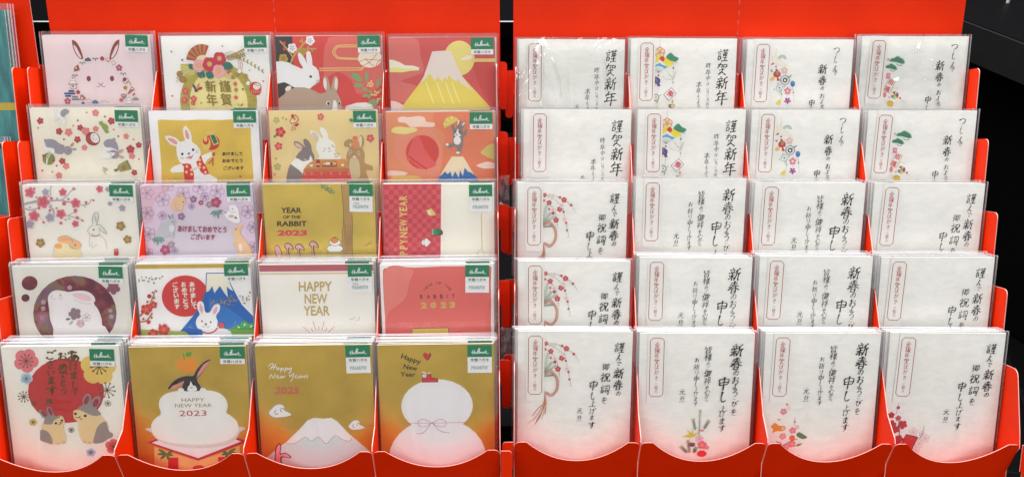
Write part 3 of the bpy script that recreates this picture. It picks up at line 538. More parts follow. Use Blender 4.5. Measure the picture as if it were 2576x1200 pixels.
    a.p('84403c', [(965, 925), (1185, 925), (1215, 1025), (940, 1025)]); a.p('d9b46c', [(975, 935), (1175, 935), (1195, 985), (955, 985)]); a.r('eed8d2', 1020, 940, 1080, 985); a.e('5a4440', 1108, 965, 24, 20); a.p('ae5148', [(945, 990), (1205, 990), (1212, 1022), (942, 1022)])
    a.p('9c3a34', [855, 890, 905, 890, 915, 930, 918, 1000, 900, 1025, 855, 1025, 842, 980, 850, 930]); a.r('e0b87c', 850, 960, 910, 985)
    for x, y in ((765, 995), (1198, 820), (1297, 990)): a.p('7c4a44', [x-45, y-28, x+45, y-28, x+22, y+30, x-22, y+30]); a.p('efd8c8', [x-38, y-22, x+38, y-22, x+18, y+24, x-18, y+24])
    a.e('d98f4a', 1275, 930, 60, 48)
def art_fan_rabbit(a):
    a.r('d98d66', 30, 80, 1900, 1400); a.p('d97f5c', [(900, 100), (1480, 90), (1900, 300), (1900, 1300), (1000, 1300), (950, 900), (1050, 500), (880, 330)], True); a.p('dd8f74', [(200, 500), (560, 420), (800, 380), (980, 640), (1000, 900), (900, 1200), (620, 1200), (380, 1000), (200, 800)], True)
    a.p('e8cfc0', [250, 200, 320, 170, 430, 182, 600, 165, 700, 190, 730, 255, 860, 275, 870, 330, 800, 345, 640, 340, 480, 345, 420, 310, 380, 275, 270, 260], True); a.p('dfd68a', [140, 390, 190, 345, 300, 335, 420, 350, 520, 350, 580, 385, 540, 420, 460, 440, 380, 460, 250, 450, 160, 430], True)
    a.e('cf4740', 665, 758, 281, 281); a.p('d8605c', [(400, 860), (560, 480), (700, 700), (800, 850), (900, 960), (780, 1030), (640, 1035), (480, 900)], True); a.l('c63c36', 26, [430, 820, 560, 920, 740, 1040])
    a.p('e8d8b8', [(1160, 835), (1355, 835), (1540, 1140), (1600, 1300), (930, 1300), (980, 1120)]); a.p('3470b0', [(925, 1200), (1050, 1080), (1090, 1130), (1140, 1080), (1170, 1180), (1220, 1080), (1280, 1190), (1300, 1060), (1350, 1160), (1380, 1020), (1440, 1090), (1480, 1100), (1540, 1140), (1620, 1220), (1640, 1400), (900, 1400)])
    a.p('ccc272', [1650, 770, 1720, 700, 1780, 650, 1900, 640, 1900, 870, 1790, 860, 1710, 815], True); a.p('e8d4c8', [1580, 985, 1680, 945, 1780, 925, 1900, 965, 1900, 1030, 1740, 1040, 1640, 1020], True); a.p('e6cfc4', [(60, 1070), (250, 1065), (410, 1100), (340, 1140), (60, 1140)], True); a.p('dcb868', [(140, 1200), (180, 1145), (560, 1145), (640, 1200), (640, 1300), (140, 1300)], True)
    for k in range(8):
        t0, t1 = R(150 + k*22), R(150 + (k+1)*22); a.p('dccf72' if k % 2 else 'cdbf5c', [(1160, 305), (1160+140*math.cos(t0), 305+135*math.sin(t0)), (1160+140*math.cos(t1), 305+135*math.sin(t1))])
    G = '857c76'
    a.p(G, [(1155, 315), (1200, 320), (1215, 370), (1250, 350), (1265, 260), (1310, 225), (1325, 270), (1310, 330), (1350, 270), (1398, 258), (1380, 320), (1345, 370), (1360, 430), (1400, 385), (1423, 400), (1410, 470), (1360, 530), (1352, 660), (1330, 700), (1315, 780), (1265, 795), (1240, 760), (1250, 690), (1200, 665), (1120, 690), (1060, 650), (1075, 610), (1150, 620), (1180, 590), (1185, 500), (1175, 420)], True)
    a.p('efebe6', [1270, 240, 1295, 245, 1275, 300, 1258, 315], True); a.p('efebe6', [1350, 290, 1385, 270, 1370, 310, 1342, 330], True)
    a.p('efebe6', [1265, 372, 1285, 450, 1320, 490, 1260, 505, 1205, 480, 1235, 440], True); a.e('efebe6', 1255, 570, 62, 70); a.e('efebe6', 1085, 635, 26, 24); a.e('efebe6', 1268, 770, 32, 20)
    a.e(BK, 1222, 420, 10, 12); a.e(BK, 1302, 430, 10, 12); a.l(BK, 6, [1225, 470, 1247, 480, 1270, 485]); a.l(BK, 6, [1238, 450, 1248, 478])
def art_plum_ink(a):
    for c, w, p in (('a9a5ac', 44, [40, 360, 180, 330, 300, 310, 480, 310]), ('a9a5ac', 26, [480, 310, 660, 300, 760, 325, 860, 335]), ('b0acb0', 20, [660, 300, 760, 240, 850, 140, 930, 112]), ('a9a5ac', 15, [980, 375, 1050, 385, 1120, 375, 1160, 340, 1175, 295, 1240, 305]), ('a9a5ac', 12, [1040, 385, 1085, 430]), ('aaa6ac', 24, [50, 430, 140, 462, 260, 435]), ('b0acb0', 34, [460, 400, 530, 460, 540, 540]), ('a9a5ac', 18, [740, 560, 830, 575, 930, 610, 1030, 640]), ('a9a5ac', 14, [790, 560, 850, 520, 910, 515]), ('b3b0b3', 20, [510, 50, 490, 130, 495, 200, 430, 260]), ('a5a3a8', 6, [290, 580, 350, 640, 365, 670])): a.l(c, w, p)
    for x, y, r in ((140, 165, 92), (365, 325, 112), (703, 165, 70), (915, 350, 86), (205, 560, 96), (660, 530, 86), (1335, 115, 64), (900, 700, 62)): a.f('e0a6ae', x, y, r * 1.06, rot=x); a.f('cf6f80', x, y, r * .93, rot=x); a.f('bf5363', x, y, r * .5, rot=x, c='d99a60')
    for x, y, r in ((410, 160, 66), (475, 590, 84), (130, 700, 82), (1705, 440, 62), (1475, 120, 48), (1500, 360, 42)): a.f('c4bfca', x, y, r * 1.06, rot=x); a.f('a29cae', x, y, r * .8, rot=x)
    for x, y, r in ((222, 100, 22), (892, 105, 22), (508, 265, 26), (720, 355, 34), (797, 280, 20), (1095, 342, 26), (1222, 305, 18), (293, 427, 24), (477, 470, 24), (592, 432, 18), (910, 475, 32), (937, 595, 28), (1024, 645, 19), (657, 686, 26), (364, 670, 20)): a.e('cc6a7c', x, y, r)
    for x, y in ((140, 415), (495, 385), (603, 268), (740, 627), (255, 245), (800, 610)): a.e('b3b3b0', x, y, 20)
    for x, y, r in ((1665, 742, 82), (1770, 975, 74), (304, 1020, 80)): a.f('9c8040', x, y, r, rot=x); a.st('e8d9a0', x, y + 2, 26, 2, 5, dr=7)
    a.p('edb983', [600, 950, 640, 915, 740, 900, 830, 950, 900, 980, 960, 1030, 985, 1070, 970, 1110, 900, 1130, 830, 1110, 820, 1050, 700, 1030, 620, 1010], True); a.p('f2d9b0', [560, 1050, 640, 1020, 760, 1040, 820, 1100, 900, 1140, 960, 1140, 960, 1300, 545, 1300, 535, 1150], True); a.e('e8ab62', 610, 1080, 60, 45); a.e('e6a878', 735, 965, 85, 24); a.e('6b4a30', 890, 1062, 17, 12); a.l('8f8488', 6, [520, 1190, 540, 1100, 560, 1040]); a.l('9a8f8c', 7, [600, 985, 620, 930, 740, 905, 830, 955, 850, 1010]); a.l('9a8f8c', 6, [835, 950, 930, 1000, 990, 1050, 985, 1080]); a.l('7c9468', 9, [790, 1055, 820, 1105, 880, 1130])
    G = '8c8a94'
    a.l(G, 9, [1205, 700, 1190, 640, 1210, 560, 1250, 508, 1290, 520, 1295, 600, 1270, 680, 1250, 715]); a.l('a8a6b0', 8, [1195, 720, 1130, 770, 1105, 820, 1130, 865, 1200, 885]); a.l(G, 9, [1250, 718, 1320, 725, 1380, 790, 1425, 870, 1370, 850, 1290, 765]); a.l('b5b3bc', 6, [1305, 800, 1300, 880]); a.l('a8a6b0', 6, [1140, 890, 1130, 980, 1135, 1080, 1165, 1070, 1170, 1010]); a.l('a8a6b0', 6, [1160, 1125, 1200, 1090, 1260, 1050]); a.l('a8a6b0', 6, [1310, 890, 1380, 960, 1410, 1050, 1420, 1140]); a.e('3c3a48', 1209, 803, 14, 13); a.l('b34c50', 13, [1160, 900, 1240, 910, 1310, 890]); a.e('c3c1c8', 1245, 610, 16, 60); a.p('bf3f4a', [1535, 1140, 1600, 1130, 1612, 1180, 1600, 1250, 1535, 1250]); a.l('efe4e0', 7, [1550, 1175, 1560, 1155, 1585, 1160, 1590, 1180])
def art_lilac(a):
    a.p('d3cad6', [(400, 620), (700, 480), (1150, 450), (1500, 640), (1650, 900), (1600, 1300), (500, 1300), (300, 1000)], True); a.p('dbb9c8', [(20, 40), (520, 40), (520, 110), (260, 330), (240, 620), (20, 640)], True)
    L = '94809a'
    for x, y, r in ((140, 165, 115), (485, 30, 120), (405, 275, 122), (740, 185, 120), (1015, 75, 125), (1305, 145, 122), (150, 490, 112), (180, 840, 115), (1815, 490, 115), (1900, 745, 100), (1905, 1075, 90), (175, 1160, 90)): a.fo(L, x, y, r, 6, rot=x)
    for x, y, r in ((1102, 235, 72), (402, 535, 72), (882, 390, 56), (612, 1117, 54)): a.fo(L, x, y, r, 6, cc='9a80ac', rot=x)
    for c, x, y, r in (('9b6f8e', 915, 275, 60), ('9b6f8e', 718, 555, 62), ('a8505f', 1042, 332, 44), ('b0506f', 1290, 330, 90), ('a78f98', 1178, 365, 58), ('b34d74', 460, 1105, 88), ('a78f98', 553, 1020, 58)): a.f(c, x, y, r, rot=x); a.e('e8dce4', x, y, 8); a.st('d9b8cc', x, y, r*.45, 3, 8, dots=False)
    a.p('e0c09c', [545, 420, 560, 310, 620, 230, 690, 215, 670, 175, 700, 180, 720, 220, 740, 190, 760, 250, 795, 300, 800, 340, 750, 370, 740, 450, 620, 460], True); a.e(BK, 751, 318, 11); a.l('c09a78', 6, [620, 360, 640, 430, 680, 450]); a.lf('d8ab88', 700, 250, 650, 190, 26)
    a.p('c3c2c6', [310, 860, 340, 760, 400, 660, 490, 640, 520, 600, 490, 530, 510, 515, 545, 590, 570, 590, 560, 520, 580, 510, 590, 580, 630, 650, 590, 700, 600, 880, 560, 905, 530, 850, 500, 890, 400, 880], True); a.e('dbdade', 565, 750, 48, 62); a.e(BK, 580, 638, 10); a.lf('8d8690', 545, 600, 505, 520, 24); a.lf('8d8690', 572, 585, 572, 512, 16)
    a.p('e8e6ea', [1500, 400, 1600, 375, 1660, 440, 1675, 540, 1690, 660, 1600, 670, 1480, 600, 1430, 520, 1490, 480], True); a.e(BK, 1498, 425, 9); a.e(BK, 1566, 440, 9); a.l('a8868e', 7, [1500, 470, 1520, 465, 1510, 450]); a.l('a8868e', 6, [1545, 490, 1580, 500, 1610, 480]); a.e('c9a8b2', 1545, 560, 44, 22); a.e('a86a78', 1620, 585, 26, 18, 30); a.e('a86a78', 1450, 500, 16, 12)
    a.p('e6c39a', [1570, 780, 1640, 740, 1700, 690, 1735, 720, 1700, 780, 1700, 850, 1790, 980, 1860, 1080, 1900, 1200, 1900, 1350, 1650, 1350, 1650, 1100, 1590, 1050, 1600, 900], True); a.e(BK, 1622, 776, 11); a.e('ecdcd0', 1700, 1080, 30, 70, -10); a.l('c49c74', 6, [1620, 980, 1590, 1050, 1620, 1060, 1670, 1000])
    for cx, cy, s in ((345, 890, 1), (1310, 460, 1)):
        for q in ((-110, 60), (-75, 100), (-15, 145), (60, 105), (105, 70)) if cx < 500 else ((-115, 65), (-60, 110), (20, 140), (80, 65), (100, 10)): a.lf('5a9484', cx + q[0]*.15, cy, cx + q[0], cy + q[1], 34); a.l('d9e6e0', 3, [cx + q[0]*.2, cy + q[1]*.1, cx + q[0]*.9, cy + q[1]*.9], False)
    a.t('9c3a56', 'あけましておめでとう', 1065, 768, 805, 105, 2, .03); a.t('9c3a56', 'ございます', 1080, 895, 400, 98, 2, .03)
def art_tree_gold(a):
    TR, LN = 'b5925a', '4a3a2a'
    for t, x, y, w, h in (('YEAR', 500, 472, 340, 88), ('OF THE', 507, 583, 290, 52), ('RABBIT', 513, 690, 490, 86)): a.t('3c2a1e', t, x, y, w, h, bold=.03)
    a.t('cc4a4e', '2023', 517, 842, 490, 98, bold=.05)
    a.p(TR, [(1320, 50), (1480, 50), (1490, 300), (1510, 600), (1505, 900), (1515, 1400), (1340, 1400), (1335, 900), (1360, 600), (1340, 300)]); a.l(LN, 7, [1322, 50, 1342, 300, 1362, 600, 1338, 900, 1342, 1300]); a.l(LN, 6, [1500, 560, 1510, 780, 1506, 960, 1515, 1300])
    for k in range(9): a.l('7c5c34', 5, [1370 + k*15, 620 + (k*97) % 300, 1380 + k*14, 780 + (k*61) % 200, 1372 + k*15, 1000 + (k*83) % 180])
    for k in range(11): x, y = 1010 + (k*67) % 180, 90 + (k*41) % 120; a.e(LN, x, y, 25, 31, k*40); a.e('9cb074', x, y, 20, 26, k*40)
    for q in ((1850, 110, 60), (1865, 190, 20), (1490, 70, 50), (1780, 80, -30)): a.e(LN, q[0], q[1], 18, 34, q[2]); a.e('9cb074', q[0], q[1], 14, 29, q[2])
    mochi(a, 1222, 1105, 138, LN, 7); a.e(LN, 1215, 965, 60, 50); a.e('dd8b44', 1215, 965, 54, 44); a.p('4a5a30', [1195, 925, 1215, 908, 1235, 925, 1215, 932]); a.r('b3a04a', 1080, 1152, 1360, 1300)
    for x, y, f, t in ((265, 1030, 1, 0), (420, 1010, 1, 1), (600, 1025, 1, 1), (830, 980, 1, 1)):
        if t: a.p('5a3b30', [(x-25, y+20), (x+20, y-5), (x+70, y+10), (x+125, y+85), (x+105, y+110), (x+45, y+95), (x+70, y+300), (x+20, y+300), (x+5, y+110), (x-30, y+70)], True); a.p('dba7a4', [(x-15, y+25), (x+20, y+8), (x+62, y+20), (x+112, y+85), (x+100, y+98), (x+30, y+85), (x+58, y+300), (x+30, y+300), (x+12, y+100), (x-20, y+62)], True)
        else: a.e('5a3b30', x+25, y+120, 52, 120, -18); a.e('dba7a4', x+25, y+120, 43, 110, -18)
    a.l(LN, 6, [1720, 1030, 1735, 1075, 1800, 990, 1810, 1045, 1840, 1015], False); a.l(LN, 5, [975, 1140, 990, 1180, 1000, 1140], False)
def art_new_year_red(a):
    a.r('c64250', 20, 40, 985, 1400)
    rd = random.Random(4)
    for i in range(12):
        for j in range(15):
            if (i + j) % 2: a.add('cf5c62', [[a.m(60 + i*77 + u, 60 + j*77 + v) for u, v in ((0, 0), (min(77, 985-60-i*77-2), 0), (min(77, 985-60-i*77-2), 77), (0, 77))]], step=False)
    a.z += a.dz
    for s, y, h in (('R', 265, 70), ('A', 360, 85), ('E', 445, 62), ('Y', 530, 85), ('W', 668, 110), ('E', 765, 62), ('N', 862, 85), ('Y', 975, 85), ('P', 1065, 62), ('P', 1160, 62)): a.t('ddc877', s, 368 + (y-265)*.018, y, h, 128, -90, .03)
    a.p('5a4a30', [845, 790, 860, 770, 960, 770, 1010, 800, 1015, 860, 940, 880, 860, 868, 840, 830], True)
    for y in (788, 820, 850): a.p('3f8f66', [838, y-14, 935, y-14, 935, y+14, 838, y+14, 830, y]); a.e('a9cf9a', 856, y, 14, 12)
    a.e('2f7a58', 955, 815, 34, 48)
    for x, y, rx, ry in ((705, 990, 28, 42), (752, 988, 38, 66)): a.e('4b3a34', x, y, rx+5, ry+5); a.e('f0eeea', x, y, rx, ry)
    a.e('cf7a3c', 662, 985, 18, 20); a.p('e9e2d4', [775, 940, 825, 985, 780, 1030]); a.p('b5514a', [800, 905, 855, 910, 865, 1060, 800, 1060, 835, 985])
    a.p('dacb7c', [745, 470, 830, 440, 905, 540, 830, 560, 770, 535]); a.p('ece6c8', [770, 480, 800, 460, 830, 552, 800, 550])
    a.l('c9b66c', 12, [1645, 520, 1652, 900, 1660, 1110], False); a.l('d3c27a', 9, [1640, 1110, 1590, 1150, 1600, 1230]); a.l('d3c27a', 9, [1640, 1110, 1690, 1150, 1680, 1230]); a.l('d3c27a', 7, [1780, 1130, 1795, 1160, 1775, 1200])
def art_moon_rabbit(a):
    a.e('holo', 310, 340, 132, 121); a.e('holo', 243, 588, 68, 64); a.e('holo', 1055, 850, 685, 630)
    a.p('e6e2e2', [612, 620, 630, 540, 690, 480, 770, 462, 860, 475, 960, 492, 1060, 478, 1200, 475, 1300, 505, 1370, 570, 1393, 640, 1370, 695, 1440, 800, 1490, 950, 1500, 1060, 1560, 1110, 1560, 1300, 780, 1300, 700, 1100, 650, 960, 635, 800], True)
    a.p('e3c3c6', [1015, 535, 1130, 515, 1260, 545, 1320, 590, 1320, 640, 1220, 650, 1110, 610], True); a.l('c3c0c6', 10, [1040, 610, 1130, 665, 1240, 695, 1320, 690]); a.e('c28088', 820, 547, 15); a.e('e8d2d2', 822, 600, 36, 26); a.l('b3b3bb', 8, [685, 545, 672, 580, 700, 612, 745, 612])
    a.f('8b7880', 1055, 865, 108, rot=-110); a.fo('9a8890', 1247, 928, 74, 5, cc='b59aa4'); a.f('cdb3b8', 1145, 1030, 72, rot=20, deep=.15); a.e('b598a0', 1120, 1025, 20); a.e('b598a0', 1185, 1025, 20); a.lf('6f6a72', 900, 960, 985, 945, 40); a.lf('b3b3b3', 960, 1055, 1030, 975, 50)
    for x, y, r in ((975, 420, 44), (535, 765, 42), (1655, 915, 42), (1640, 815, 38), (540, 660, 46)): a.f('b39aa4', x, y, r)
    a.st('c98aa0', 515, 920, 105, 9, 16, dots=False)
    a.f('8f5668', 1700, 430, 115, rot=90)
def art_fuji_blue(a):
    B, D = 'e8e4e2', '1f66b3'
    a.r('gold', 40, 62, 1880, 132)
    a.p(D, [(1158, 208), (1470, 208), (1550, 390), (1640, 570), (1720, 720), (1905, 915), (1905, 1400), (1050, 1400), (745, 1135), (950, 890), (1080, 690), (1145, 490)]); a.p('2f78bf', [(1100, 640), (1380, 700), (1700, 920), (1905, 1100), (1905, 1400), (1100, 1400)], True)
    a.e('cb3b3a', 830, 572, 370, 330)
    a.p(D, [(745, 1135), (950, 890), (1085, 690), (1145, 490), (1200, 490), (1200, 1135)])
    a.p('e6e2cf', [(1172, 222), (1480, 222), (1540, 400), (1585, 498), (1535, 475), (1483, 425), (1500, 600), (1440, 520), (1375, 415), (1290, 530), (1254, 415), (1210, 490), (1160, 512)])
    a.p('a8b45c', [(20, 1125), (350, 1105), (650, 1125), (860, 1165), (900, 1400), (20, 1400)], True); a.p('86b052', [(1100, 1400), (1400, 1110), (1950, 1095), (1950, 1400)])
    for t, x, y in (('あけまして', 938, 560), ('おめでとう', 808, 560), ('ございます', 672, 560)): 
        for i, ch in enumerate(t): a.t('f0e6da', ch, x + i*8, y - 175 + i*88, 82, 80, bold=.045)
    rd = random.Random(7)
    for k in range(20): a.sq('8f7f60', 90 + rd.random()*390, 250 + rd.random()*110 + (0 if k else 0), 11 + rd.random()*8, rd.random()*45)
    for k in range(70):
        t = rd.random(); a.sq('a08c64' if t > .35 else '8f9098', 1230 + t*650, 700 - t*90 + rd.gauss(0, 38), 9 + rd.random()*9, rd.random()*60)
    a.l('a8813c', 22, [370, 455, 320, 590, 270, 700], True, taper=True); a.l('a8813c', 30, [120, 880, 190, 800]); a.l('a8813c', 24, [125, 965, 230, 950, 315, 830])
    for c, x, y, r in (('b8333a', 270, 562, 33), ('b8333a', 324, 503, 16), ('b8333a', 381, 484, 14), ('9c7f3a', 342, 588, 20), ('b8333a', 240, 650, 18), ('b8333a', 308, 905, 16), ('b8333a', 178, 922, 18), ('c23d3c', 258, 975, 32), ('c23d3c', 433, 1025, 18)): a.e(c, x, y, r)
    for x, y, r in ((222, 772, 92), (335, 700, 62), (498, 1100, 95), (330, 1165, 84)): a.f('c83c3c', x, y, r, rot=x, c='dfae72')
    Wt = 'efedf0'
    a.p(Wt, [(1025, 760), (1030, 680), (1075, 650), (1125, 690), (1150, 820), (1220, 825), (1270, 740), (1330, 700), (1380, 720), (1375, 800), (1320, 890), (1345, 980), (1345, 1060), (1500, 1110), (1560, 1180), (1560, 1400), (1110, 1400), (1110, 1140), (1030, 1080), (1000, 1000), (1020, 920), (1060, 860)], True)
    a.lf('dfa8b2', 1072, 690, 1100, 850, 55); a.lf('dfa8b2', 1335, 735, 1280, 870, 55); a.e('7c3a3c', 1097, 970, 14, 16); a.e('7c3a3c', 1232, 988, 14, 16); a.p(BK, [1135, 1008, 1178, 1010, 1160, 1035], True); a.l('6f6868', 6, [1098, 1035, 1125, 1065, 1155, 1045, 1185, 1070, 1217, 1045]); a.l('c84048', 22, [1110, 1145, 1200, 1165, 1290, 1135, 1345, 1075]); a.f('c8545a', 1400, 1045, 56)
    a.p('3fa05c', [1600, 1100, 1620, 1050, 1700, 1025, 1740, 975, 1800, 980, 1840, 1030, 1900, 1000, 1950, 1040, 1950, 1110], True)
    for q in ((1650, 1065, 1700, 1085), (1765, 1010, 1765, 1060), (1890, 1045, 1845, 1080)): a.lf('e6e0a0', *q, 24)
def art_happy_white(a):
    a.r('b3606a', 0, 70, 1890, 182); a.r('c9b57c', 0, 208, 1890, 226)
    for t, x, y, w in (('HAPPY', 922, 425, 535), ('NEW', 927, 625, 365), ('YEAR', 935, 820, 425)): a.t('b8a060', t, x, y, w, 158, bold=.02)
    for q in ((715, 1080, 825, 1180), (840, 1110, 875, 1165), (873, 990, 920, 1145), (966, 1075, 966, 1140), (1055, 990, 1018, 1145), (1095, 1100, 1068, 1160), (1213, 1082, 1115, 1178)): a.l('c9707e', 9, list(q), False)
    a.l('6a655f', 5, [1465, 955, 1500, 965, 1560, 928]); a.l('6a655f', 5, [1575, 990, 1610, 975, 1622, 918])
def art_coral(a):
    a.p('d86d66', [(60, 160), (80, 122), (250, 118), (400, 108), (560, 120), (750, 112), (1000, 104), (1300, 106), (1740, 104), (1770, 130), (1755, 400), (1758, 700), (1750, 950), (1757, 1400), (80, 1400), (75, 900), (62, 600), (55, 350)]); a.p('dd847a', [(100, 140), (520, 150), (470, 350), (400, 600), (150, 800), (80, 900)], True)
    s = 'YEAR OF THE'
    for i, ch in enumerate(s):
        if ch == ' ': continue
        t = R(-143 + i * 10.6); a.t('5c302a', ch, 912 + 250*math.cos(t), 620 + 255*math.sin(t), 30, 38, math.degrees(t) + 90, .015)
    for ch, x in zip('RABBIT', (660, 768, 870, 975, 1063, 1163)): a.t('5c302a', ch, x, 577, 46 if ch != 'I' else 9, 64, bold=.02)
    for ch, x in zip('2023', (695, 845, 1003, 1142)): a.t('c8b25c', ch, x, 715, 92, 100, bold=.06)
    a.p('6b4436', [498, 1080, 1080, 1075, 1095, 1300, 488, 1300]); a.p('d9bc62', [506, 1088, 1072, 1083, 1086, 1300, 496, 1300])
def art_sun_rabbits(a):
    BRN = '6b5230'
    a.e('bf3a38', 596, 452, 348, 316)
    for c, x, y, r, b in (('d97a80', 238, 155, 118, 0), ('dfc268', 905, 235, 168, 0), ('a9c8d8', 237, 328, 58, 0), ('e8d29a', 290, 755, 44, 0), ('d8686c', 993, 1008, 76, 0), ('a9c3dc', 790, 1065, 44, 0), ('a89aa2', 1100, 948, 36, 0)): a.f(c, x, y, r, rot=-90 + x % 30, deep=.2)
    for x, y, r, n, w in ((238, 158, 62, 10, 6), (912, 215, 75, 11, 8), (235, 330, 32, 9, 4), (210, 505, 50, 10, 6), (972, 450, 72, 10, 7), (970, 580, 28, 10, 4), (290, 757, 24, 9, 4), (628, 838, 24, 10, 4), (993, 1010, 38, 10, 5), (790, 1065, 20, 8, 4), (302, 572, 24, 8, 4), (1098, 948, 18, 8, 4)): a.st(BRN, x, y, r, w, n, 8, dr=w*1.25)
    C = [('あけまして', 680, (120, 215, 305, 395, 465), (125, 85, 85, 85, 60)), ('おめでとう', 575, (118, 220, 295, 370, 455), (90, 85, 85, 75, 80)), ('ございます', 465, (105, 195, 275, 350, 450), (100, 80, 75, 85, 105))]
    for t, x, ys, sz in C: a.brush('644820', t, x, ys, sz, 19, .02, 0, 1.05)
    a.p(BRN, [412, 528, 465, 525, 468, 572, 414, 574]); 
    G, CR = '998d88', 'e3cb9c'
    for f in (0, 1):
        x0, y0, s = ((0, 0, 1), (0, 0, 1))[f]
    a.p(CR, [655, 660, 680, 640, 800, 650, 895, 690, 930, 740, 960, 800, 930, 900, 830, 970, 740, 972, 700, 900, 690, 800, 690, 760, 658, 720], True); a.p(G, [680, 640, 720, 605, 745, 590, 745, 540, 765, 500, 805, 482, 825, 530, 810, 600, 830, 545, 870, 510, 905, 515, 900, 570, 865, 625, 890, 660, 900, 690, 840, 700, 770, 670, 710, 640], True); a.e('96404a', 780, 545, 22, 46, 22); a.e('96404a', 862, 572, 24, 44, 28); a.p(G, [(940, 758), (962, 850), (995, 880), (985, 915), (950, 930), (900, 965), (820, 970), (838, 880), (870, 800)], True)
    a.e(BK, 673, 677, 13); a.e(BK, 760, 698, 13); a.l(BK, 6, [670, 710, 690, 718, 706, 708, 715, 728, 735, 728]); a.l(BK, 6, [706, 708, 718, 700])
    a.p(CR, [375, 770, 460, 745, 510, 700, 555, 700, 575, 760, 560, 810, 578, 900, 570, 970, 480, 978, 420, 970, 370, 860, 365, 800], True); a.p(G, [385, 765, 395, 725, 370, 700, 345, 650, 360, 632, 400, 650, 430, 700, 415, 640, 425, 607, 460, 620, 485, 690, 520, 695, 538, 705, 480, 740, 460, 775, 410, 778], True); a.e('96404a', 390, 672, 16, 36, -38); a.e('96404a', 448, 652, 16, 38, -18); a.p(G, [360, 832, 420, 850, 455, 920, 455, 972, 410, 960, 355, 935, 352, 880], True)
    a.e(BK, 495, 768, 11); a.e(BK, 550, 741, 11); a.l(BK, 6, [515, 782, 530, 778, 538, 762, 555, 768]); a.e(BK, 537, 762, 9, 6)
    for x, y in ((510, 970), (556, 955), (742, 955), (786, 965)): 
        for k in (-10, 0, 10): a.l('7c5a4c', 3, [x+k, y-6, x+k, y+6], False)
def art_mochi_gold(a):
    a.e('dd9132', 553, 197, 98, 73); a.lf('5f9a3a', 535, 110, 600, 85, 46); a.l('5f9a3a', 11, [520, 85, 530, 145])
    Wt, SH = 'e8e7e2', 'd3d0ca'
    a.p('b8384a', [180, 935, 420, 830, 830, 830, 1075, 937, 630, 1118]); a.p('ecebe8', [222, 937, 420, 860, 830, 860, 1012, 935, 630, 1093])
    a.p('e0b678', [(245, 975), (450, 1055), (630, 1118), (810, 1055), (1000, 975), (1000, 1250), (245, 1250)]); a.p('b8384a', [180, 935, 630, 1118, 1075, 937, 1075, 925, 630, 1096, 180, 925])
    a.p('c2303a', [(365, 1085), (455, 1085), (455, 1250), (365, 1250)]); a.p('c2303a', [(805, 1085), (890, 1085), (890, 1250), (805, 1250)])
    for x, y, f in ((355, 1045, 1), (890, 1045, -1)):
        for q in ((-80, -45), (-90, 5), (-60, 55), (20, 75), (55, 20), (50, -20)): a.lf('4f7d4a', x, y, x + q[0]*f, y + q[1], 26)
    a.e('c2403a', 632, 1190, 52, 28)
    a.p(SH, [(222, 790), (1002, 790), (1002, 850), (960, 920), (850, 975), (640, 995), (420, 970), (280, 910), (225, 840)], True)
    a.p(Wt, [(612, 655), (850, 650), (940, 690), (992, 760), (985, 850), (900, 920), (760, 955), (600, 960), (400, 940), (270, 890), (220, 800), (240, 720), (330, 655), (450, 645)], True); a.p(Wt, [(600, 438), (760, 440), (860, 480), (907, 560), (895, 640), (850, 690), (360, 690), (305, 630), (290, 560), (320, 490), (420, 445)], True)
    a.p('3a3236', [(375, 425), (400, 375), (460, 325), (540, 300), (605, 298), (640, 240), (700, 175), (767, 145), (745, 190), (690, 270), (640, 335), (668, 400), (660, 440), (525, 442), (505, 400), (520, 345), (440, 390)], True); a.p('d98f90', [(385, 425), (420, 390), (520, 345), (500, 385), (440, 415)]); a.p('d98f90', [(765, 152), (700, 195), (655, 260), (632, 325), (690, 265), (745, 190)])
    a.p('efece8', [(582, 350), (600, 385), (628, 400), (630, 440), (555, 442), (555, 405), (570, 385)], True); a.l('9c6a68', 4, [575, 400, 588, 408, 600, 400]); a.l('9c6a68', 4, [588, 408, 588, 422]); a.e('141212', 557, 376, 8); a.e('141212', 612, 376, 8)
    a.e('efeeea', 492, 432, 28, 19); a.e('efeeea', 690, 432, 28, 19)
    a.t('8f8464', 'HAPPY', 597, 527, 205, 34); a.t('8f8464', 'NEW YEAR', 600, 580, 330, 34); a.t('b3303f', '2023', 594, 655, 242, 54)
def cursive(a, col, w, segs):
    for sg in segs: a.l(col, w, sg)
def cloud(a, x, y, s, ln='8f8c86'):
    P = [x-s, y, x-s*.7, y-s*.35, x-s*.45, y-s*.6, x-s*.05, y-s*.75, x+s*.35, y-s*.6, x+s*.45, y-s*.15, x+s*.7, y, x+s*1.05, y+s*.28, x+s*.5, y+s*.45, x, y+s*.5, x-s*.5, y+s*.5, x-s*.85, y+s*.3]
    a.p(ln, P, True); a.p('f0eeec', [(P[i] - (x if i % 2 == 0 else y)) * .94 + (x if i % 2 == 0 else y) for i in range(len(P))], True)
    a.l(ln, s*.07, [x-s*.15, y+s*.1, x-s*.3, y+s*.2, x-s*.45, y, x-s*.3, y-s*.2]); a.l(ln, s*.07, [x+s*.4, y-s*.2, x+s*.2, y-s*.35, x+s*.05, y-s*.15, x+s*.2, y-s*.02])
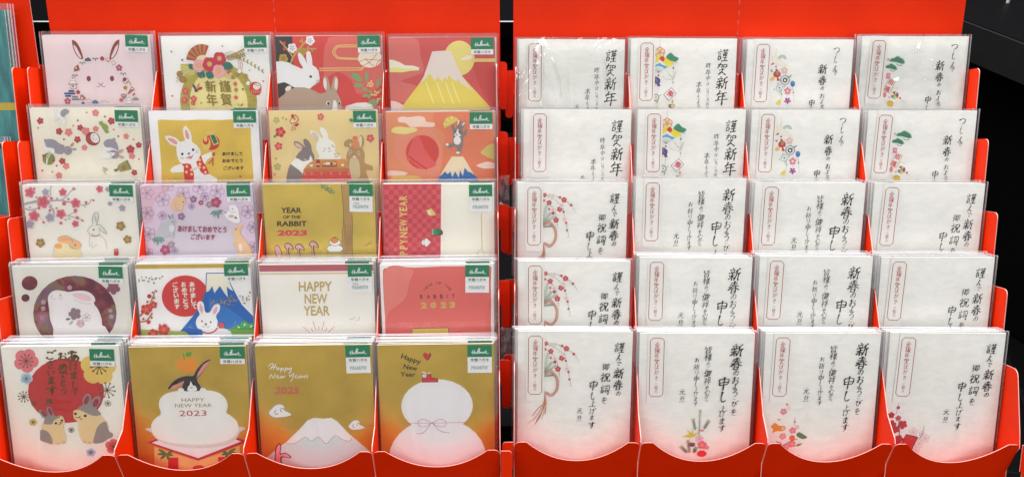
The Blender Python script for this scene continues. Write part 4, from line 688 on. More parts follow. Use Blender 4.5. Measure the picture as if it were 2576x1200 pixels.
def art_fuji_gold(a):
    a.p('e8e4e6', [(500, 760), (560, 735), (640, 745), (720, 738), (770, 770), (880, 900), (1070, 1080), (1130, 1150), (1130, 1400), (80, 1400), (80, 1150), (300, 970), (420, 850)])
    a.p('ccd9dc', [(295, 985), (380, 985), (475, 925), (525, 962), (600, 925), (665, 990), (750, 915), (820, 955), (880, 970), (905, 935), (1070, 1080), (1130, 1150), (1130, 1400), (80, 1400), (80, 1150)]); a.l('a89a68', 5, [295, 985, 380, 982, 475, 925, 525, 962, 600, 925, 665, 993, 750, 915, 820, 955, 880, 970, 903, 935])
    cloud(a, 245, 675, 108); cloud(a, 950, 820, 78); a.l('a09a80', 4, [1010, 830, 1060, 818, 1095, 815])
    Wt = 'efeee8'
    cursive(a, Wt, 7, [[150, 235, 165, 215, 195, 208, 185, 240, 160, 262], [222, 208, 205, 240, 195, 265], [170, 240, 215, 235, 225, 248], [248, 245, 228, 250, 235, 268, 255, 250, 262, 266], [275, 245, 262, 290], [270, 250, 290, 250, 285, 268, 268, 264], [312, 245, 298, 290], [306, 250, 328, 250, 322, 268, 304, 264], [340, 248, 342, 266, 365, 245, 352, 290, 335, 292]])
    cursive(a, Wt, 7, [[158, 350, 172, 308, 195, 345, 212, 302], [222, 335, 240, 322, 225, 325, 230, 345, 255, 338], [262, 322, 265, 345, 280, 325, 285, 345, 305, 320], [345, 305, 350, 330, 385, 300, 372, 350, 352, 380], [395, 335, 412, 322, 398, 325, 402, 346, 425, 340], [455, 325, 432, 328, 438, 346, 462, 328, 466, 344], [478, 325, 482, 345, 490, 326, 515, 328, 500, 345]])
    a.t('c8705c', '2023', 315, 465, 225, 72, bold=.035, slant=.2)
    a.p('5a3438', [190, 1110, 200, 1020, 235, 980, 250, 1020, 245, 1080, 290, 1075, 338, 1112, 330, 1130, 255, 1125, 250, 1200, 190, 1200], True); a.p('e3959f', [198, 1110, 208, 1030, 233, 990, 243, 1025, 236, 1090, 290, 1083, 328, 1114, 320, 1124, 245, 1115, 240, 1200, 198, 1200], True)
def art_heart_gold(a):
    a.e('e4e4e6', 563, 610, 333, 255); a.e('e4e4e6', 563, 1110, 452, 380); a.r('e4e4e6', 428, 383, 705, 420)
    a.l('c56a86', 4, [275, 770, 500, 775, 850, 772]); a.l('c56a86', 5, [512, 775, 440, 738, 388, 755, 395, 800, 450, 808, 512, 775, 590, 740, 640, 760, 640, 800, 590, 812, 512, 775]); a.l('c56a86', 5, [365, 875, 430, 870, 480, 815, 512, 775, 560, 825, 610, 860, 680, 872])
    a.p('4a2624', [(475, 175), (440, 135), (445, 110), (468, 108), (480, 122), (498, 106), (512, 118), (505, 145)], True); a.p('cc3246', [(473, 168), (444, 133), (449, 113), (468, 112), (478, 126), (494, 110), (506, 120), (498, 142)], True)
    for i, (tx, x, y, w, h, r_) in enumerate((('Happy', 325, 168, 190, 62, 18), ('New', 320, 240, 130, 46, 10), ('Year', 295, 305, 140, 42, 2))): a.t('3a3426', tx, x, y, w, h, r_, .02)
    a.p('4a2a2a', [424, 384, 428, 345, 470, 308, 510, 305, 515, 340, 575, 350, 575, 384]); a.p('cc3a4a', [430, 380, 433, 350, 474, 313, 506, 311, 510, 345, 570, 355, 570, 380]); a.e('3a3030', 448, 322, 25, 21); a.e('e9e6e0', 448, 322, 20, 17); a.e('3a3030', 448, 322, 5); a.p('f0eee8', [430, 280, 465, 292, 470, 305, 428, 290]); a.p('f0eee8', [475, 305, 500, 285, 507, 290, 482, 308])

# right-hand rack: brush writing on washi cards
def brush(a, t, x, ys, sz, dx=0, bold=.0): a.brush('1a1716', t, x, ys, [q * 1.04 for q in sz], 11.5 if max(sz) / (a.fr[2] - a.fr[0]) > .075 else 11.0, .13, dx)
def seasonal(a, s=1.0, oy=0, third=True):
    brush(a, '謹賀新年', 1535, (310, 530, 755, 1000), (200, 195, 215, 235))
    brush(a, '昨年中はいろいろお世', 1298, [y + oy for y in (475, 585, 682, 770, 850, 905, 965, 1030, 1100, 1165)], (92, 98, 82, 58, 55, 62, 45, 62, 62, 50))
    brush(a, '本年もよろしく', 1145, [y + oy * 1.6 for y in (785, 885, 980, 1060, 1140, 1230, 1320)], (105, 92, 62, 70, 72, 70, 60))
def d_plain(a): seasonal(a, oy=62); brush(a, '元', 965, (1130,), (70,))
def d_ornament(a):
    seasonal(a)
    a.l('a8848c', 4, [470, 50, 470, 190]); a.l('b5a8a8', 4, [455, 820, 460, 900, 430, 930]); a.l('b5a8a8', 4, [707, 440, 705, 800], False); a.l('b5a8a8', 4, [703, 1000, 705, 1110], False); a.l('b5a8a8', 4, [450, 1070, 452, 1180], False)
    for k in range(5): t = R(-90 + 72*k); a.e('b8503e', 470 + 52*math.cos(t), 262 + 48*math.sin(t), 46, 40, 72*k); a.e('ecd0a0', 470 + 52*math.cos(t), 262 + 48*math.sin(t), 37, 31, 72*k)
    a.p('e6d83e', [(385, 400), (450, 310), (560, 350), (620, 345), (705, 430), (600, 500), (480, 480), (385, 430)], True); a.e('cf3b3a', 513, 366, 44); a.p('eeeef0', [(385, 460), (480, 378), (560, 450), (610, 500), (560, 525), (460, 600), (385, 530)]); a.p('5aa6cc', [(385, 470), (430, 450), (470, 430), (520, 460), (610, 492), (560, 525), (520, 500), (455, 480), (385, 500)])
    for q in (385, 420, 460, 500, 545): a.l('3a3438', 5, [q, 490 + abs(q-460)*.4, 460, 590], False)
    a.p('3c8a68', [580, 340, 625, 280, 665, 270, 720, 320, 790, 355, 760, 400, 690, 400, 640, 385], True); a.l('2a5a44', 6, [650, 390, 700, 400, 770, 425])
    for x, y, r, c in ((458, 633, 15, 'a8485a'), (706, 512, 14, '5a4c7a'), (707, 745, 12, '9aa0a0'), (706, 1058, 14, 'b8485a'), (449, 1064, 12, '6a80a0'), (500, 956, 10, '7090a0'), (390, 920, 10, '7090a0')): a.e(c, x, y, r)
    a.p('55478c', [385, 660, 430, 655, 490, 700, 480, 770, 495, 800, 450, 808, 430, 770, 385, 750], True); a.l('8a8a70', 14, [410, 670, 440, 740]); a.p('cdbb80', [385, 760, 420, 785, 385, 815])
    a.l('b8b8a4', 6, [525, 650, 590, 690, 700, 690, 630, 600, 600, 560]); a.l('b8b8a4', 6, [640, 620, 700, 660, 750, 560, 715, 690])
    a.p('3a3430', [680, 825, 770, 925, 640, 1045, 550, 945]); a.p('efece8', [680, 833, 762, 925, 641, 1036, 559, 944]); a.t('cc4050', '寿', 662, 935, 105, 125, 32, .03)
    a.e('3f7f60', 425, 992, 56, 56); a.e('eceae4', 425, 992, 42, 42); a.sq('c8ab5c', 425, 990, 24, 10)
    a.p('7a6a3c', [645, 1110, 735, 1100, 740, 1140, 700, 1175, 650, 1160], True); a.p('d9cf80', [680, 1115, 735, 1105, 735, 1140, 700, 1160], True); a.e('d9d48a', 450, 1135, 10, 22)
def greet_cd(a, x=0):
    brush(a, 'つゝしんで', 1655 - x, (222, 290, 370, 520, 595), (135, 60, 105, 105, 75), -3)
    brush(a, '新春のおよろ', 1425 - x, (525, 715, 845, 975, 1070, 1165), (165, 155, 70, 88, 80, 85)); brush(a, '申し', 1245 - x, (1100, 1230), (130, 90))
def d_crane(a):
    a.p('efe6d4', [(450, 280), (490, 300), (520, 390), (545, 340), (568, 180), (580, 380), (640, 390), (770, 470), (600, 460), (540, 410), (450, 470)])
    a.l('c8ab78', 4, [450, 280, 490, 300, 520, 390, 545, 340, 568, 180, 580, 380, 640, 390, 770, 470, 600, 460, 540, 410, 450, 460], False); a.p('c8484a', [455, 465, 510, 415, 540, 440]); 
    for k in range(7): t = R(200 + k*24); a.p('3f8a78', [(668 + 22*math.cos(t), 365 + 18*math.sin(t)), (668 + 80*math.cos(t-.11), 362 + 75*math.sin(t-.11)), (668 + 80*math.cos(t+.11), 362 + 75*math.sin(t+.11))])
    a.e('454a6a', 566, 482, 14); a.p('c23a3c', [(555, 520), (595, 525), (600, 545), (650, 590), (645, 640), (610, 660), (640, 715), (590, 715), (585, 665), (535, 650), (525, 590), (560, 548)], True); a.p('8aa06a', [570, 560, 610, 560, 612, 620, 580, 620]); a.p('e0c05c', [465, 690, 520, 650, 550, 680, 530, 715, 480, 715], True)
    for k in range(5): t = R(-90 + 72*k); a.e('ddbcb4', 712 + 38*math.cos(t), 545 + 38*math.sin(t), 26); a.e('d9828c', 777 + 40*math.cos(t), 888 + 40*math.sin(t), 24)
    a.l('a9a8b8', 5, [620, 520, 650, 650, 640, 780]); a.l('a9a8b8', 5, [720, 600, 830, 740, 880, 920, 892, 1080]); a.l('a9a8b8', 5, [670, 880, 680, 960, 665, 1040]); a.l('a9a8b8', 5, [780, 930, 780, 990], False)
    a.e('24201f', 728, 707, 77); a.e('eceae6', 728, 707, 67); a.e('24201f', 728, 707, 42); a.e('eceae6', 728, 707, 22); a.l('24201f', 6, [728, 707, 840, 620], False); a.lf('7a9a8c', 775, 665, 840, 630, 26); a.lf('7a9a8c', 450, 530, 515, 565, 34)
    a.e('5a86b8', 862, 768, 40, 50); a.p('2f56a0', [842, 745, 870, 790, 895, 760, 885, 800, 850, 800], True); a.e('8fbfb4', 633, 835, 58); a.e('eceae6', 633, 835, 40, 50, 45); a.sq('7c8f90', 633, 835, 22, 15)
    for c, x, y, r in (('9aa29c', 606, 762, 11), ('9aa29c', 549, 861, 11), ('8a9aa4', 714, 811, 12), ('b0384a', 877, 915, 12), ('8a9aa4', 675, 943, 13), ('b3a88c', 649, 908, 11)): a.e(c, x, y, r)
    a.p('e0cf4a', [582, 1085, 640, 1035, 665, 1060, 660, 1105, 600, 1110], True)
    for k in range(5): t = 72*k + 15; a.lf('8a3f90' if k % 2 else 'b05aa0', 780, 1050, 780 + 66*math.cos(R(t)), 1050 + 62*math.sin(R(t)), 36)
    greet_cd(a, 50)
def d_pine(a):
    for x, y, s in ((690, 440, 1), (585, 550, .82)):
        a.p('8fc2a8', [x-150*s, y+10, x-120*s, y-35*s, x-60*s, y-50*s, x-10*s, y-80*s, x+60*s, y-50*s, x+110*s, y-15*s, x+130*s, y+50*s, x+40*s, y+55*s, x-60*s, y+30*s], True); a.p('3c7a5c', [x-130*s, y+12, x-105*s, y-25*s, x-55*s, y-38*s, x-10*s, y-62*s, x+50*s, y-38*s, x+95*s, y-8*s, x+112*s, y+45*s, x+40*s, y+45*s, x-50*s, y+20*s], True); a.l('3a3630', 9*s, [x-30*s, y+40*s, x+20*s, y+80*s, x+90*s, y+75*s]); a.e('eceae6', x-20*s, y+38*s, 26*s, 10*s); a.e('eceae6', x+25*s, y+50*s, 20*s, 9*s)
    a.r('d97a8a', 505, 650, 578, 740); a.st('efc8cc', 545, 690, 30, 4, 8, dots=False); a.e('d97a8a', 498, 1010, 30, 50); a.e('d08a98', 525, 420, 14, 20)
    a.p('a8925c', [555, 725, 680, 780, 580, 990, 470, 935]); a.p('efe9e2', [558, 735, 668, 783, 577, 978, 482, 930]); a.t('cc3a44', '招', 590, 800, 92, 88, 22, .03); a.t('cc3a44', '福', 535, 910, 92, 92, 22, .03)
    for k, c in enumerate(('cf4238', 'e0cf4a', '8ac0a0', '4c78b0', 'e6dcc8', 'b04a38', 'e0c83c', '3f62a0')): t0, t1 = R(k*45), R(k*45 + 46); a.p(c, [(673, 1018)] + [(673 + 66*math.cos(t0 + (t1-t0)*q/4), 1018 + 66*math.sin(t0 + (t1-t0)*q/4)) for q in range(5)])
    a.l('a9b8b8', 5, [610, 960, 640, 890, 700, 890, 720, 920]); a.e('cf6a80', 766, 1066, 20); a.l('a9a8b8', 4, [770, 1080, 840, 1130]); a.p('d9b83c', [545, 1120, 600, 1105, 655, 1140, 645, 1200, 560, 1200], True); a.l('c8783c', 8, [560, 1150, 600, 1120, 650, 1140]); a.l('9ac0cc', 6, [480, 1100, 520, 1110, 530, 1180]); a.st('d98a98', 578, 1052, 26, 4, 8, dots=False)
    greet_cd(a)
def words_e(a):
    brush(a, '謹んで新春の', 968, (175, 265, 322, 412, 522, 602), (98, 62, 48, 100, 98, 50), -1); brush(a, '御祝詞を', 845, (352, 452, 565, 668), (66, 86, 88, 62), -2)
    brush(a, '申し上げます', 735, (530, 625, 698, 772, 832, 905), (92, 72, 66, 58, 50, 70), -1); brush(a, '元旦', 618, (765, 840), (56, 54), -2)
def d_cord(a):
    random.seed(3)
    for P in ([285, 140, 400, 150, 480, 180, 560, 240, 595, 300], [320, 150, 400, 190, 470, 260, 500, 380, 520, 470, 538, 545], [285, 190, 340, 220, 400, 300, 430, 455], [345, 140, 450, 165, 520, 215]):
        a.l('8fa29a', 3.5, P)
        q = catmull([(P[i], P[i+1]) for i in range(0, len(P), 2)], False, 3)
        for i in range(0, len(q), 2): a.l('9cb0a8', 2.5, [q[i][0], q[i][1], q[i][0] + random.choice((-16, 16)), q[i][1] + 20], False)
    for c, x, y, r in (('c03a48', 298, 143, 22), ('c03a48', 343, 215, 26), ('c03a48', 485, 188, 27), ('c03a48', 444, 276, 27), ('c03a48', 412, 378, 28), ('efd8d4', 380, 150, 24), ('efd8d4', 462, 240, 25), ('efd8d4', 382, 282, 24), ('efd8d4', 493, 372, 26)): a.f(c, x, y, r, rot=x, c='b8626a' if c[0] == 'e' else 'e8b8a0')
    for x, y, r in ((445, 163, 12), (553, 237, 13), (292, 195, 11), (344, 275, 10), (382, 312, 15), (482, 300, 11), (508, 403, 11), (518, 473, 10)): a.e('c04452', x, y, r)
    for x0, y0, x1, y1 in ((285, 400, 320, 245), (285, 410, 355, 320), (285, 420, 395, 350), (290, 450, 380, 440)):
        for k in range(9): t = k / 8; x, y = x0 + (x1-x0)*t, y0 + (y1-y0)*t; a.l('5f8a6a', 3.5, [x, y, x - 12, y - 20], False); a.l('5f8a6a', 3.5, [x, y, x + 14, y - 12], False)
    for k, c in enumerate(('a8403a', 'd9b8a0', 'b8604a', 'e0c8a8', 'a8403a')):
        o = k * 8; a.l(c, 4, [290, 430 - o*.3, 340, 412 - o, 385 + o*.7, 450, 402 + o*.6, 510, 390 + o*.6, 580, 355, 610 + o*.8, 300, 585 + o*.5])
    for k, (x, y) in enumerate(((145, 900), (190, 820), (195, 870), (212, 900), (225, 870), (272, 850), (305, 800), (290, 815))): a.l(('d9b88a', 'a8403a', 'd9b8a0', 'a8403a', 'b8604a')[k % 5], 5, [298, 590, 285 + k*4, 700, (x + 290) / 2 + k*2, y - 75, x, y])
    words_e(a)
def d_words(a): words_e(a)
def d_red_paper(a):
    for c, x, y, r in (('c02c44', 180, 728, 18), ('c02c44', 125, 800, 32), ('c85060', 190, 828, 28), ('c02c44', 135, 890, 44), ('c02c44', 235, 890, 44), ('c02c44', 175, 935, 40), ('c02c44', 215, 1030, 42), ('c02c44', 190, 1085, 40), ('c02c44', 135, 1050, 22)): a.f(c, x, y, r, rot=x, c='5a5a30')
    for x, y, r in ((340, 960, 42), (415, 975, 26), (452, 1020, 42), (400, 1070, 44), (380, 1135, 34)): a.f('cfb0b0', x, y, r); a.f('efd8d8', x, y, r - 4, c='b87a84')
    a.l('5a5a58', 6, [195, 850, 215, 980, 185, 1000]); a.l('8a8a88', 4, [430, 900, 425, 960, 395, 1030]); a.l('8a8a88', 3, [180, 685, 165, 790])
    a.p('5a2a28', [275, 978, 387, 1006, 325, 1172, 212, 1140]); a.p('c63430', [278, 985, 378, 1010, 321, 1164, 220, 1136]); words_e(a)
def words_f(a):
    brush(a, '新春のおよろこびを', 928, (205, 330, 418, 487, 545, 602, 655, 715, 792), (125, 120, 62, 74, 58, 66, 42, 66, 62), -1)
    brush(a, '申し上げます', 818, (520, 645, 758, 808, 880, 950), (125, 105, 62, 64, 68, 72), -1)
    brush(a, '皆様のご健祥を心から', 665, (200, 270, 332, 370, 425, 495, 560, 600, 642, 676), (70, 70, 38, 36, 70, 66, 44, 54, 44, 36)); brush(a, 'お祈り申し上げます', 562, (296, 360, 420, 476, 530, 580, 620, 666, 712), (44, 56, 48, 60, 46, 46, 44, 42, 48))
    brush(a, '元旦', 436, (597, 668), (58, 58))
def d_wish(a): words_f(a)
def needles(a, x0, y0, x1, y1, L=22, n=14):
    dx, dy = x1 - x0, y1 - y0; d = math.hypot(dx, dy)
    for k in range(n):
        t = k / (n - 1); x, y = x0 + dx*t, y0 + dy*t
        for s in (-1, 1): a.l('5a7f62', 2.2, [x, y, x + (dx/d*.8 - s*dy/d*.7)*L, y + (dy/d*.8 + s*dx/d*.7)*L], False)
    a.l('6a6a4c', 4, [x0, y0, x1, y1], False); a.f('d9a85c', x1, y1, 11)
def d_kadomatsu(a):
    for q in ((605, 1030, 610, 785), (570, 970, 548, 870), (650, 960, 690, 885), (500, 1190, 445, 1135), (520, 1190, 505, 1075), (560, 1190, 580, 1140)): needles(a, *q)
    a.p('dcc03c', [445, 1030, 520, 1005, 485, 955, 535, 1000, 545, 955, 550, 1010, 600, 985, 560, 1030, 530, 1040]); a.f('efb8c0', 610, 1050, 38, c='c8646f'); a.f('dd6a80', 636, 1110, 42, c='efc8a0'); a.f('dd8a98', 680, 1135, 22); a.e('9c5a3a', 540, 1100, 32, 14); a.e('6a4a7a', 540, 1115, 26, 12); a.e('d98a98', 628, 970, 22, 10); a.e('dd3a3a', 635, 1195, 44, 32); words_f(a)
def d_goldfish(a):
    for c, x, y, r in (('d9828c', 235, 796, 34), ('efd8d4', 280, 765, 28), ('d9828c', 265, 728, 14), ('dd7a88', 330, 978, 34), ('e8b8bc', 370, 945, 22), ('dd8a94', 240, 1035, 34), ('dd7a88', 330, 1110, 36), ('dd8a94', 210, 1110, 26), ('dd8a94', 280, 1135, 34), ('dd8a94', 345, 895, 12)): a.f(c, x, y, r, rot=x, c='efc8b0')
    a.p('ece6dc', [150, 890, 200, 865, 260, 880, 260, 960, 230, 1005, 160, 1005], True); a.p('b38a4a', [180, 865, 215, 870, 195, 885]); a.p('dd8a34', [125, 945, 160, 905, 200, 930, 250, 935, 262, 965, 230, 985, 180, 985, 140, 1000, 150, 965], True); a.e('efe8e0', 240, 958, 12); a.e(BK, 242, 959, 5)
    a.p('5a7a4a', [365, 1020, 390, 995, 430, 1015, 468, 1045, 430, 1060, 390, 1045], True); a.e('e0663a', 328, 1050, 27); a.l('7a5a4a', 5, [180, 1080, 240, 1120, 300, 1090, 380, 1060]); a.l('8a7a6a', 3, [345, 855, 340, 930]); a.lf('8a8a5a', 360, 1130, 425, 1105, 22); words_f(a)
# ---------------------------------------------------------------- racks
def cam_to_world(X, Y, Z):
    p = R(PITCH); return CAM + Vector((X, Z * math.cos(p) + Y * math.sin(p), -Z * math.sin(p) + Y * math.cos(p)))
def project(P):
    p = R(PITCH); d = P - CAM
    Z = d.y * math.cos(p) - d.z * math.sin(p); Y = d.y * math.sin(p) + d.z * math.cos(p)
    return 1288 + FPX * d.x / Z, 600 - FPX * Y / Z
CT, ST = math.cos(R(TILT)), math.sin(R(TILT))
class Rack:
    def __init__(s, cx, yaw, y5, z5, y1, z1, half, ear_u, lip_u, dip):
        dY, dZ = (y1 - y5) / 4, (z1 - z5) / 4
        s.du, s.dn = dY * CT - dZ * ST, dY * ST + dZ * CT
        top = Vector((cx, y5, z5)); up = Vector((0, CT, -ST)); nr = Vector((0, -ST, -CT))
        b = top - up * 148 - nr * 24
        org = cam_to_world(b.x * .001, b.y * .001, b.z * .001)
        s.M = Matrix.Translation(org) @ Matrix.Rotation(R(yaw), 4, 'Z') @ Matrix.Rotation(R(90 - PITCH + TILT), 4, 'X')
        s.half, s.lip_u, s.dip, s.ear_u = half, lip_u, dip, ear_u; s.pitch = half / 2
        s.root = empty('card_rack', s.M); s.hx = 2.5 if yaw > 0 else -1.5; s.xl = -half - (3.5 if yaw > 0 else 0)
    def at(s, x, u, n): return s.M @ Vector((x * .001, u * .001, n * .001))
    def side(s, x, outer, thick=.7):
        """staircase outline of a side wall or divider, front edge pale"""
        du, dn = s.du, s.dn; pts = [(-14, -8)]; rd = {}
        back = []
        if outer:
            pts += [(-14, 40), (38, 42), (s.lip_u - 4, 56), (s.lip_u + 8, 54)]
            for k in range(5):
                pts.append((du * k + 121, 41 - dn * k)); rd[len(pts) - 1] = 6
                pts.append((du * k + 119, 41 - dn * (k + 1) + 1))
        else:
            pts += [(-14, 44), (38, 46), (s.lip_u + 1, 59.5), (s.lip_u + 5, 58)]
            for k in range(5):
                if k: pts.append((du * k + 54, 40 - dn * k))
                pts.append((du * k + 80, 41 - dn * k)); pts.append((du * k + 117, 22 - dn * k)); rd[len(pts) - 1] = 4
                pts.append((du * k + 114, 10 - dn * k))
        pts = [p for p in pts if p]
        pts.append((du * 4 + 118, -6 - dn * 4)); pts.append((du * 2 + 10, -8 - dn * 2 - 20)); 
        pts = rnd(pts, rd, 5)
        q = [(a, b) for a, b in pts]
        n = len(q); t = thick / 2
        v = [((x - t) * .001, a * .001, b * .001) for a, b in q] + [((x + t) * .001, a * .001, b * .001) for a, b in q]
        f = [list(range(n)), list(range(n, 2 * n))[::-1]] + [[i, n + i, n + (i + 1) % n, (i + 1) % n] for i in range(n)]
        return mesh_obj('side_wall' if outer else 'divider', v, f, [RED, RIM], [0, 0] + [1] * n, s.root)
    def ear(s, k, sgn, n0):
        w = (s.half if sgn > 0 else -s.xl) + .6; top = s.du * k + (s.lip_u if k == 0 else s.ear_u)
        E = 9.6
        pts = [(0, 0), (E, 0), (E, -46), (1.8, -46), (1.8, -24), (0, -24)]
        pts = rnd(pts, {1: 4, 2: 4.8, 3: 4.8}, 4)
        slab('ear_tab', [(sgn * (w + a), top + b) for a, b in pts][::sgn], 'n', n0, n0 + .7, s.root, [RED, RIM])
    def build(s, ears=(1, 1), first=True):
        h, pt = s.half, s.pitch
        for x in (s.xl, h): s.side(x, True)
        for c in (1, 2, 3): s.side(-h + c * pt, False)
        # bottom lips, one scalloped panel per pocket
        for c in range(4):
            x0, x1 = (-h + c * pt if c else s.xl) + .8, -h + (c + 1) * pt - .8; U = s.lip_u
            pts = [(x0, -20), (x0, U)]
            sh = 9.5; a, b = x0 + sh, x1 - sh
            for i in range(17):
                t = i / 16; y = U - s.dip * (1 - abs(2 * t - 1) ** 2.1); pts.append((a + (b - a) * t, y))
            pts += [(x1, U), (x1, -20)]
            pts = rnd(pts, {1: 5.5, len(pts) - 2: 5.5}, 5)
            LN = math.radians(26); cl, sl = math.cos(LN), math.sin(LN); D = 54.0
            q = [p for p in pts[::-1]]; q = [(p[0], max(p[1], U - D)) for p in q]; n = len(q); v = []
            for dz in (0, .7):
                for (xx, yy) in q: v.append((xx * .001, (U + (yy - U) * cl) * .001, (57 + (yy - U) * sl + dz) * .001))
            f = [list(range(n))[::-1], list(range(n, 2 * n))] + [[i, (i + 1) % n, n + (i + 1) % n, n + i] for i in range(n)]
            mm = [0, 0] + [1] * n; b0 = len(v)      # below the crease the panel runs on parallel to the cards
            for dz in (0, .7):
                for (xx, yy) in ((x0, U - D * cl + .02), (x1, U - D * cl + .02), (x1, -16), (x0, -16)): v.append((xx * .001, yy * .001, (57 - D * sl + dz) * .001))
            f += [[b0 + 3, b0 + 2, b0 + 1, b0], [b0 + 4, b0 + 5, b0 + 6, b0 + 7], [b0, b0 + 1, b0 + 5, b0 + 4], [b0 + 2, b0 + 3, b0 + 7, b0 + 6]]; mm += [0, 0, 0, 1]
            mesh_obj('front_lip', v, f, [RED, RIM], mm, s.root)
        for k in range(1, 5):     # the lips of the upper steps
            slab('step_panel', [(-h + .8, s.du * k - 30), (h - .8, s.du * k - 30), (h - .8, s.du * k + s.ear_u - 6), (-h + .8, s.du * k + s.ear_u - 6)], 'n', -1 - s.dn * (k - 1) - 2.2, -1 - s.dn * (k - 1) - 1.5, s.root, [RED, RIM])
        for k in range(0, 6):
            n0 = 57 if k == 0 else 24 - s.dn * k + (0 if k < 5 else 2)
            if ears[0]: s.ear(k, -1, n0 + ears[0])
            if ears[1]: s.ear(k, 1, n0 + ears[1])
        for k in range(5):         # pocket floors
            v = [((sx * (h - .8)) * .001, (s.du * k - 1.5) * .001, (q - s.dn * k) * .001) for sx, q in ((-1, -6), (1, -6), (1, 22), (-1, 22))]
            mesh_obj('pocket_floor', v, [[0, 1, 2, 3]], [RED], None, s.root)
        # header: two boards meeting at a folded, perforated centre line
        hp = Matrix.Translation((s.hx * .001, (s.du * 4) * .001, (-s.dn * 4 - 7) * .001)) @ Matrix.Rotation(R(4.0), 4, 'X')
        for sg in (-1, 1):
            W_ = s.half + 1; q = [(sg * .12, -6), (sg * W_, -6), (sg * W_, 250), (sg * .12, 250)][::sg]
            P = lambda a, b, c: hp @ Vector((a * .001, b * .001, (c - abs(a) * .0075) * .001))
            v = [P(a, b, 0) for a, b in q] + [P(a, b, .8) for a, b in q]
            f = [[3, 2, 1, 0], [4, 5, 6, 7]] + [[i, (i + 1) % 4, 4 + (i + 1) % 4, 4 + i] for i in range(4)]
            mesh_obj('header_panel', v, f, [RED, RIM], [0, 0] + [1] * 4, s.root)
        v, f = [], []; rd = random.Random(5)      # worn perforations along the fold
        for i in range(26):
            y = 2 + i * 9.4; h = 3.2 + rd.random() * 2.4; w = .22 + rd.random() * .12; b = len(v)
            for a, c in ((-w, y), (w, y + .3), (w * .8, y + h), (-w, y + h - .2)): v.append(hp @ Vector((a * .001, c * .001, .00086)))
            f.append([b, b + 1, b + 2, b + 3])
        tag(mesh_obj('fold_perforation', v, f, [plain('torn_board', (.62, .16, .12), .8, .1)], None, s.root), kind='stuff')

# ---------------------------------------------------------------- card packs
def shell(name, w, h, t, mats, seed=0, wave=.10):
    """thin closed bag: front and back film (mat 0), edge strip (mat 1); the front film is slightly and irregularly wavy"""
    x0, x1, y0, y1 = -w/2, w/2, -1.2, h - 1.2; nx, ny = 8, 11; rd = random.Random(seed)
    ph = [(rd.uniform(.02, .07) * rd.choice((-1, 1)), rd.uniform(-.05, .05), rd.uniform(0, 6.28), rd.uniform(.4, 1)) for _ in range(5)]
    v, f, mi = [], [], []
    for z, s in ((t, 1), (-.35, -1)):
        b = len(v)
        for j in range(ny + 1):
            for i in range(nx + 1):
                x, y = x0 + (x1 - x0) * i / nx, y0 + (y1 - y0) * j / ny
                dz = wave * sum(q[3] * math.sin(q[0] * x + q[1] * y + q[2]) for q in ph) if s > 0 else 0
                v.append((x * .001, y * .001, (z + dz * .5) * .001))
        for j in range(ny):
            for i in range(nx):
                q = [b + j*(nx+1) + i, b + j*(nx+1) + i + 1, b + (j+1)*(nx+1) + i + 1, b + (j+1)*(nx+1) + i]
                f.append(q if s > 0 else q[::-1]); mi.append(0)
    o = (nx + 1) * (ny + 1)
    ring = [i for i in range(nx)] + [j*(nx+1) + nx for j in range(ny)] + [ny*(nx+1) + nx - i for i in range(nx)] + [(ny - j)*(nx+1) for j in range(ny)]
    b = len(v); v += [v[i] for i in ring] + [v[i + o] for i in ring]; n = len(ring)
    for k in range(n): f.append([b + k, b + n + k, b + n + (k + 1) % n, b + (k + 1) % n]); mi.append(1)
    me = bpy.data.meshes.new(name); me.from_pydata(v, [], f)
    for m in mats: me.materials.append(m)
    me.polygons.foreach_set('material_index', mi); me.polygons.foreach_set('use_smooth', [m == 0 for m in mi]); me.update()
    return me
SLEEVES = [shell('sleeve', 104.2, 152.4, 1.5, [FILM, EDGE], i) for i in range(6)]
SLEEVES_R = [shell('sleeve', 104.6, 151.0, 1.7, [FILMR, EDGE], 20 + i, .16) for i in range(6)]
SLEEVE_C = shell('sleeve', 104.6, 151.0, 1.8, [FILMC, EDGE], 50, .25)
CARDM = {}
def card_mesh(mat, t=.95, w=100, h=148):
    key = (mat.name, t, w, h)
    if key in CARDM: return CARDM[key]
    v = [(x * .001, y * .001, z * .001) for x in (-w/2, w/2) for y in (0, h) for z in (0, t)]
    v = [(x, y, z - t * .001) for x, y, z in v]
    f = [[0, 1, 3, 2], [4, 6, 7, 5], [0, 4, 5, 1], [2, 3, 7, 6], [0, 2, 6, 4], [1, 5, 7, 3]]
    me = bpy.data.meshes.new('card_block'); me.from_pydata(v, [], f); me.materials.append(WHITE); me.materials.append(mat)
    me.polygons.foreach_set('material_index', [0, 0, 0, 0, 0, 1]); me.update(); CARDM[key] = me; return me
def child(name, me, par, loc=(0, 0, 0), rz=0):
    o = bpy.data.objects.new(name, me); COL.objects.link(o); o.parent = par; o.location = loc; o.rotation_euler = (0, 0, rz); return o

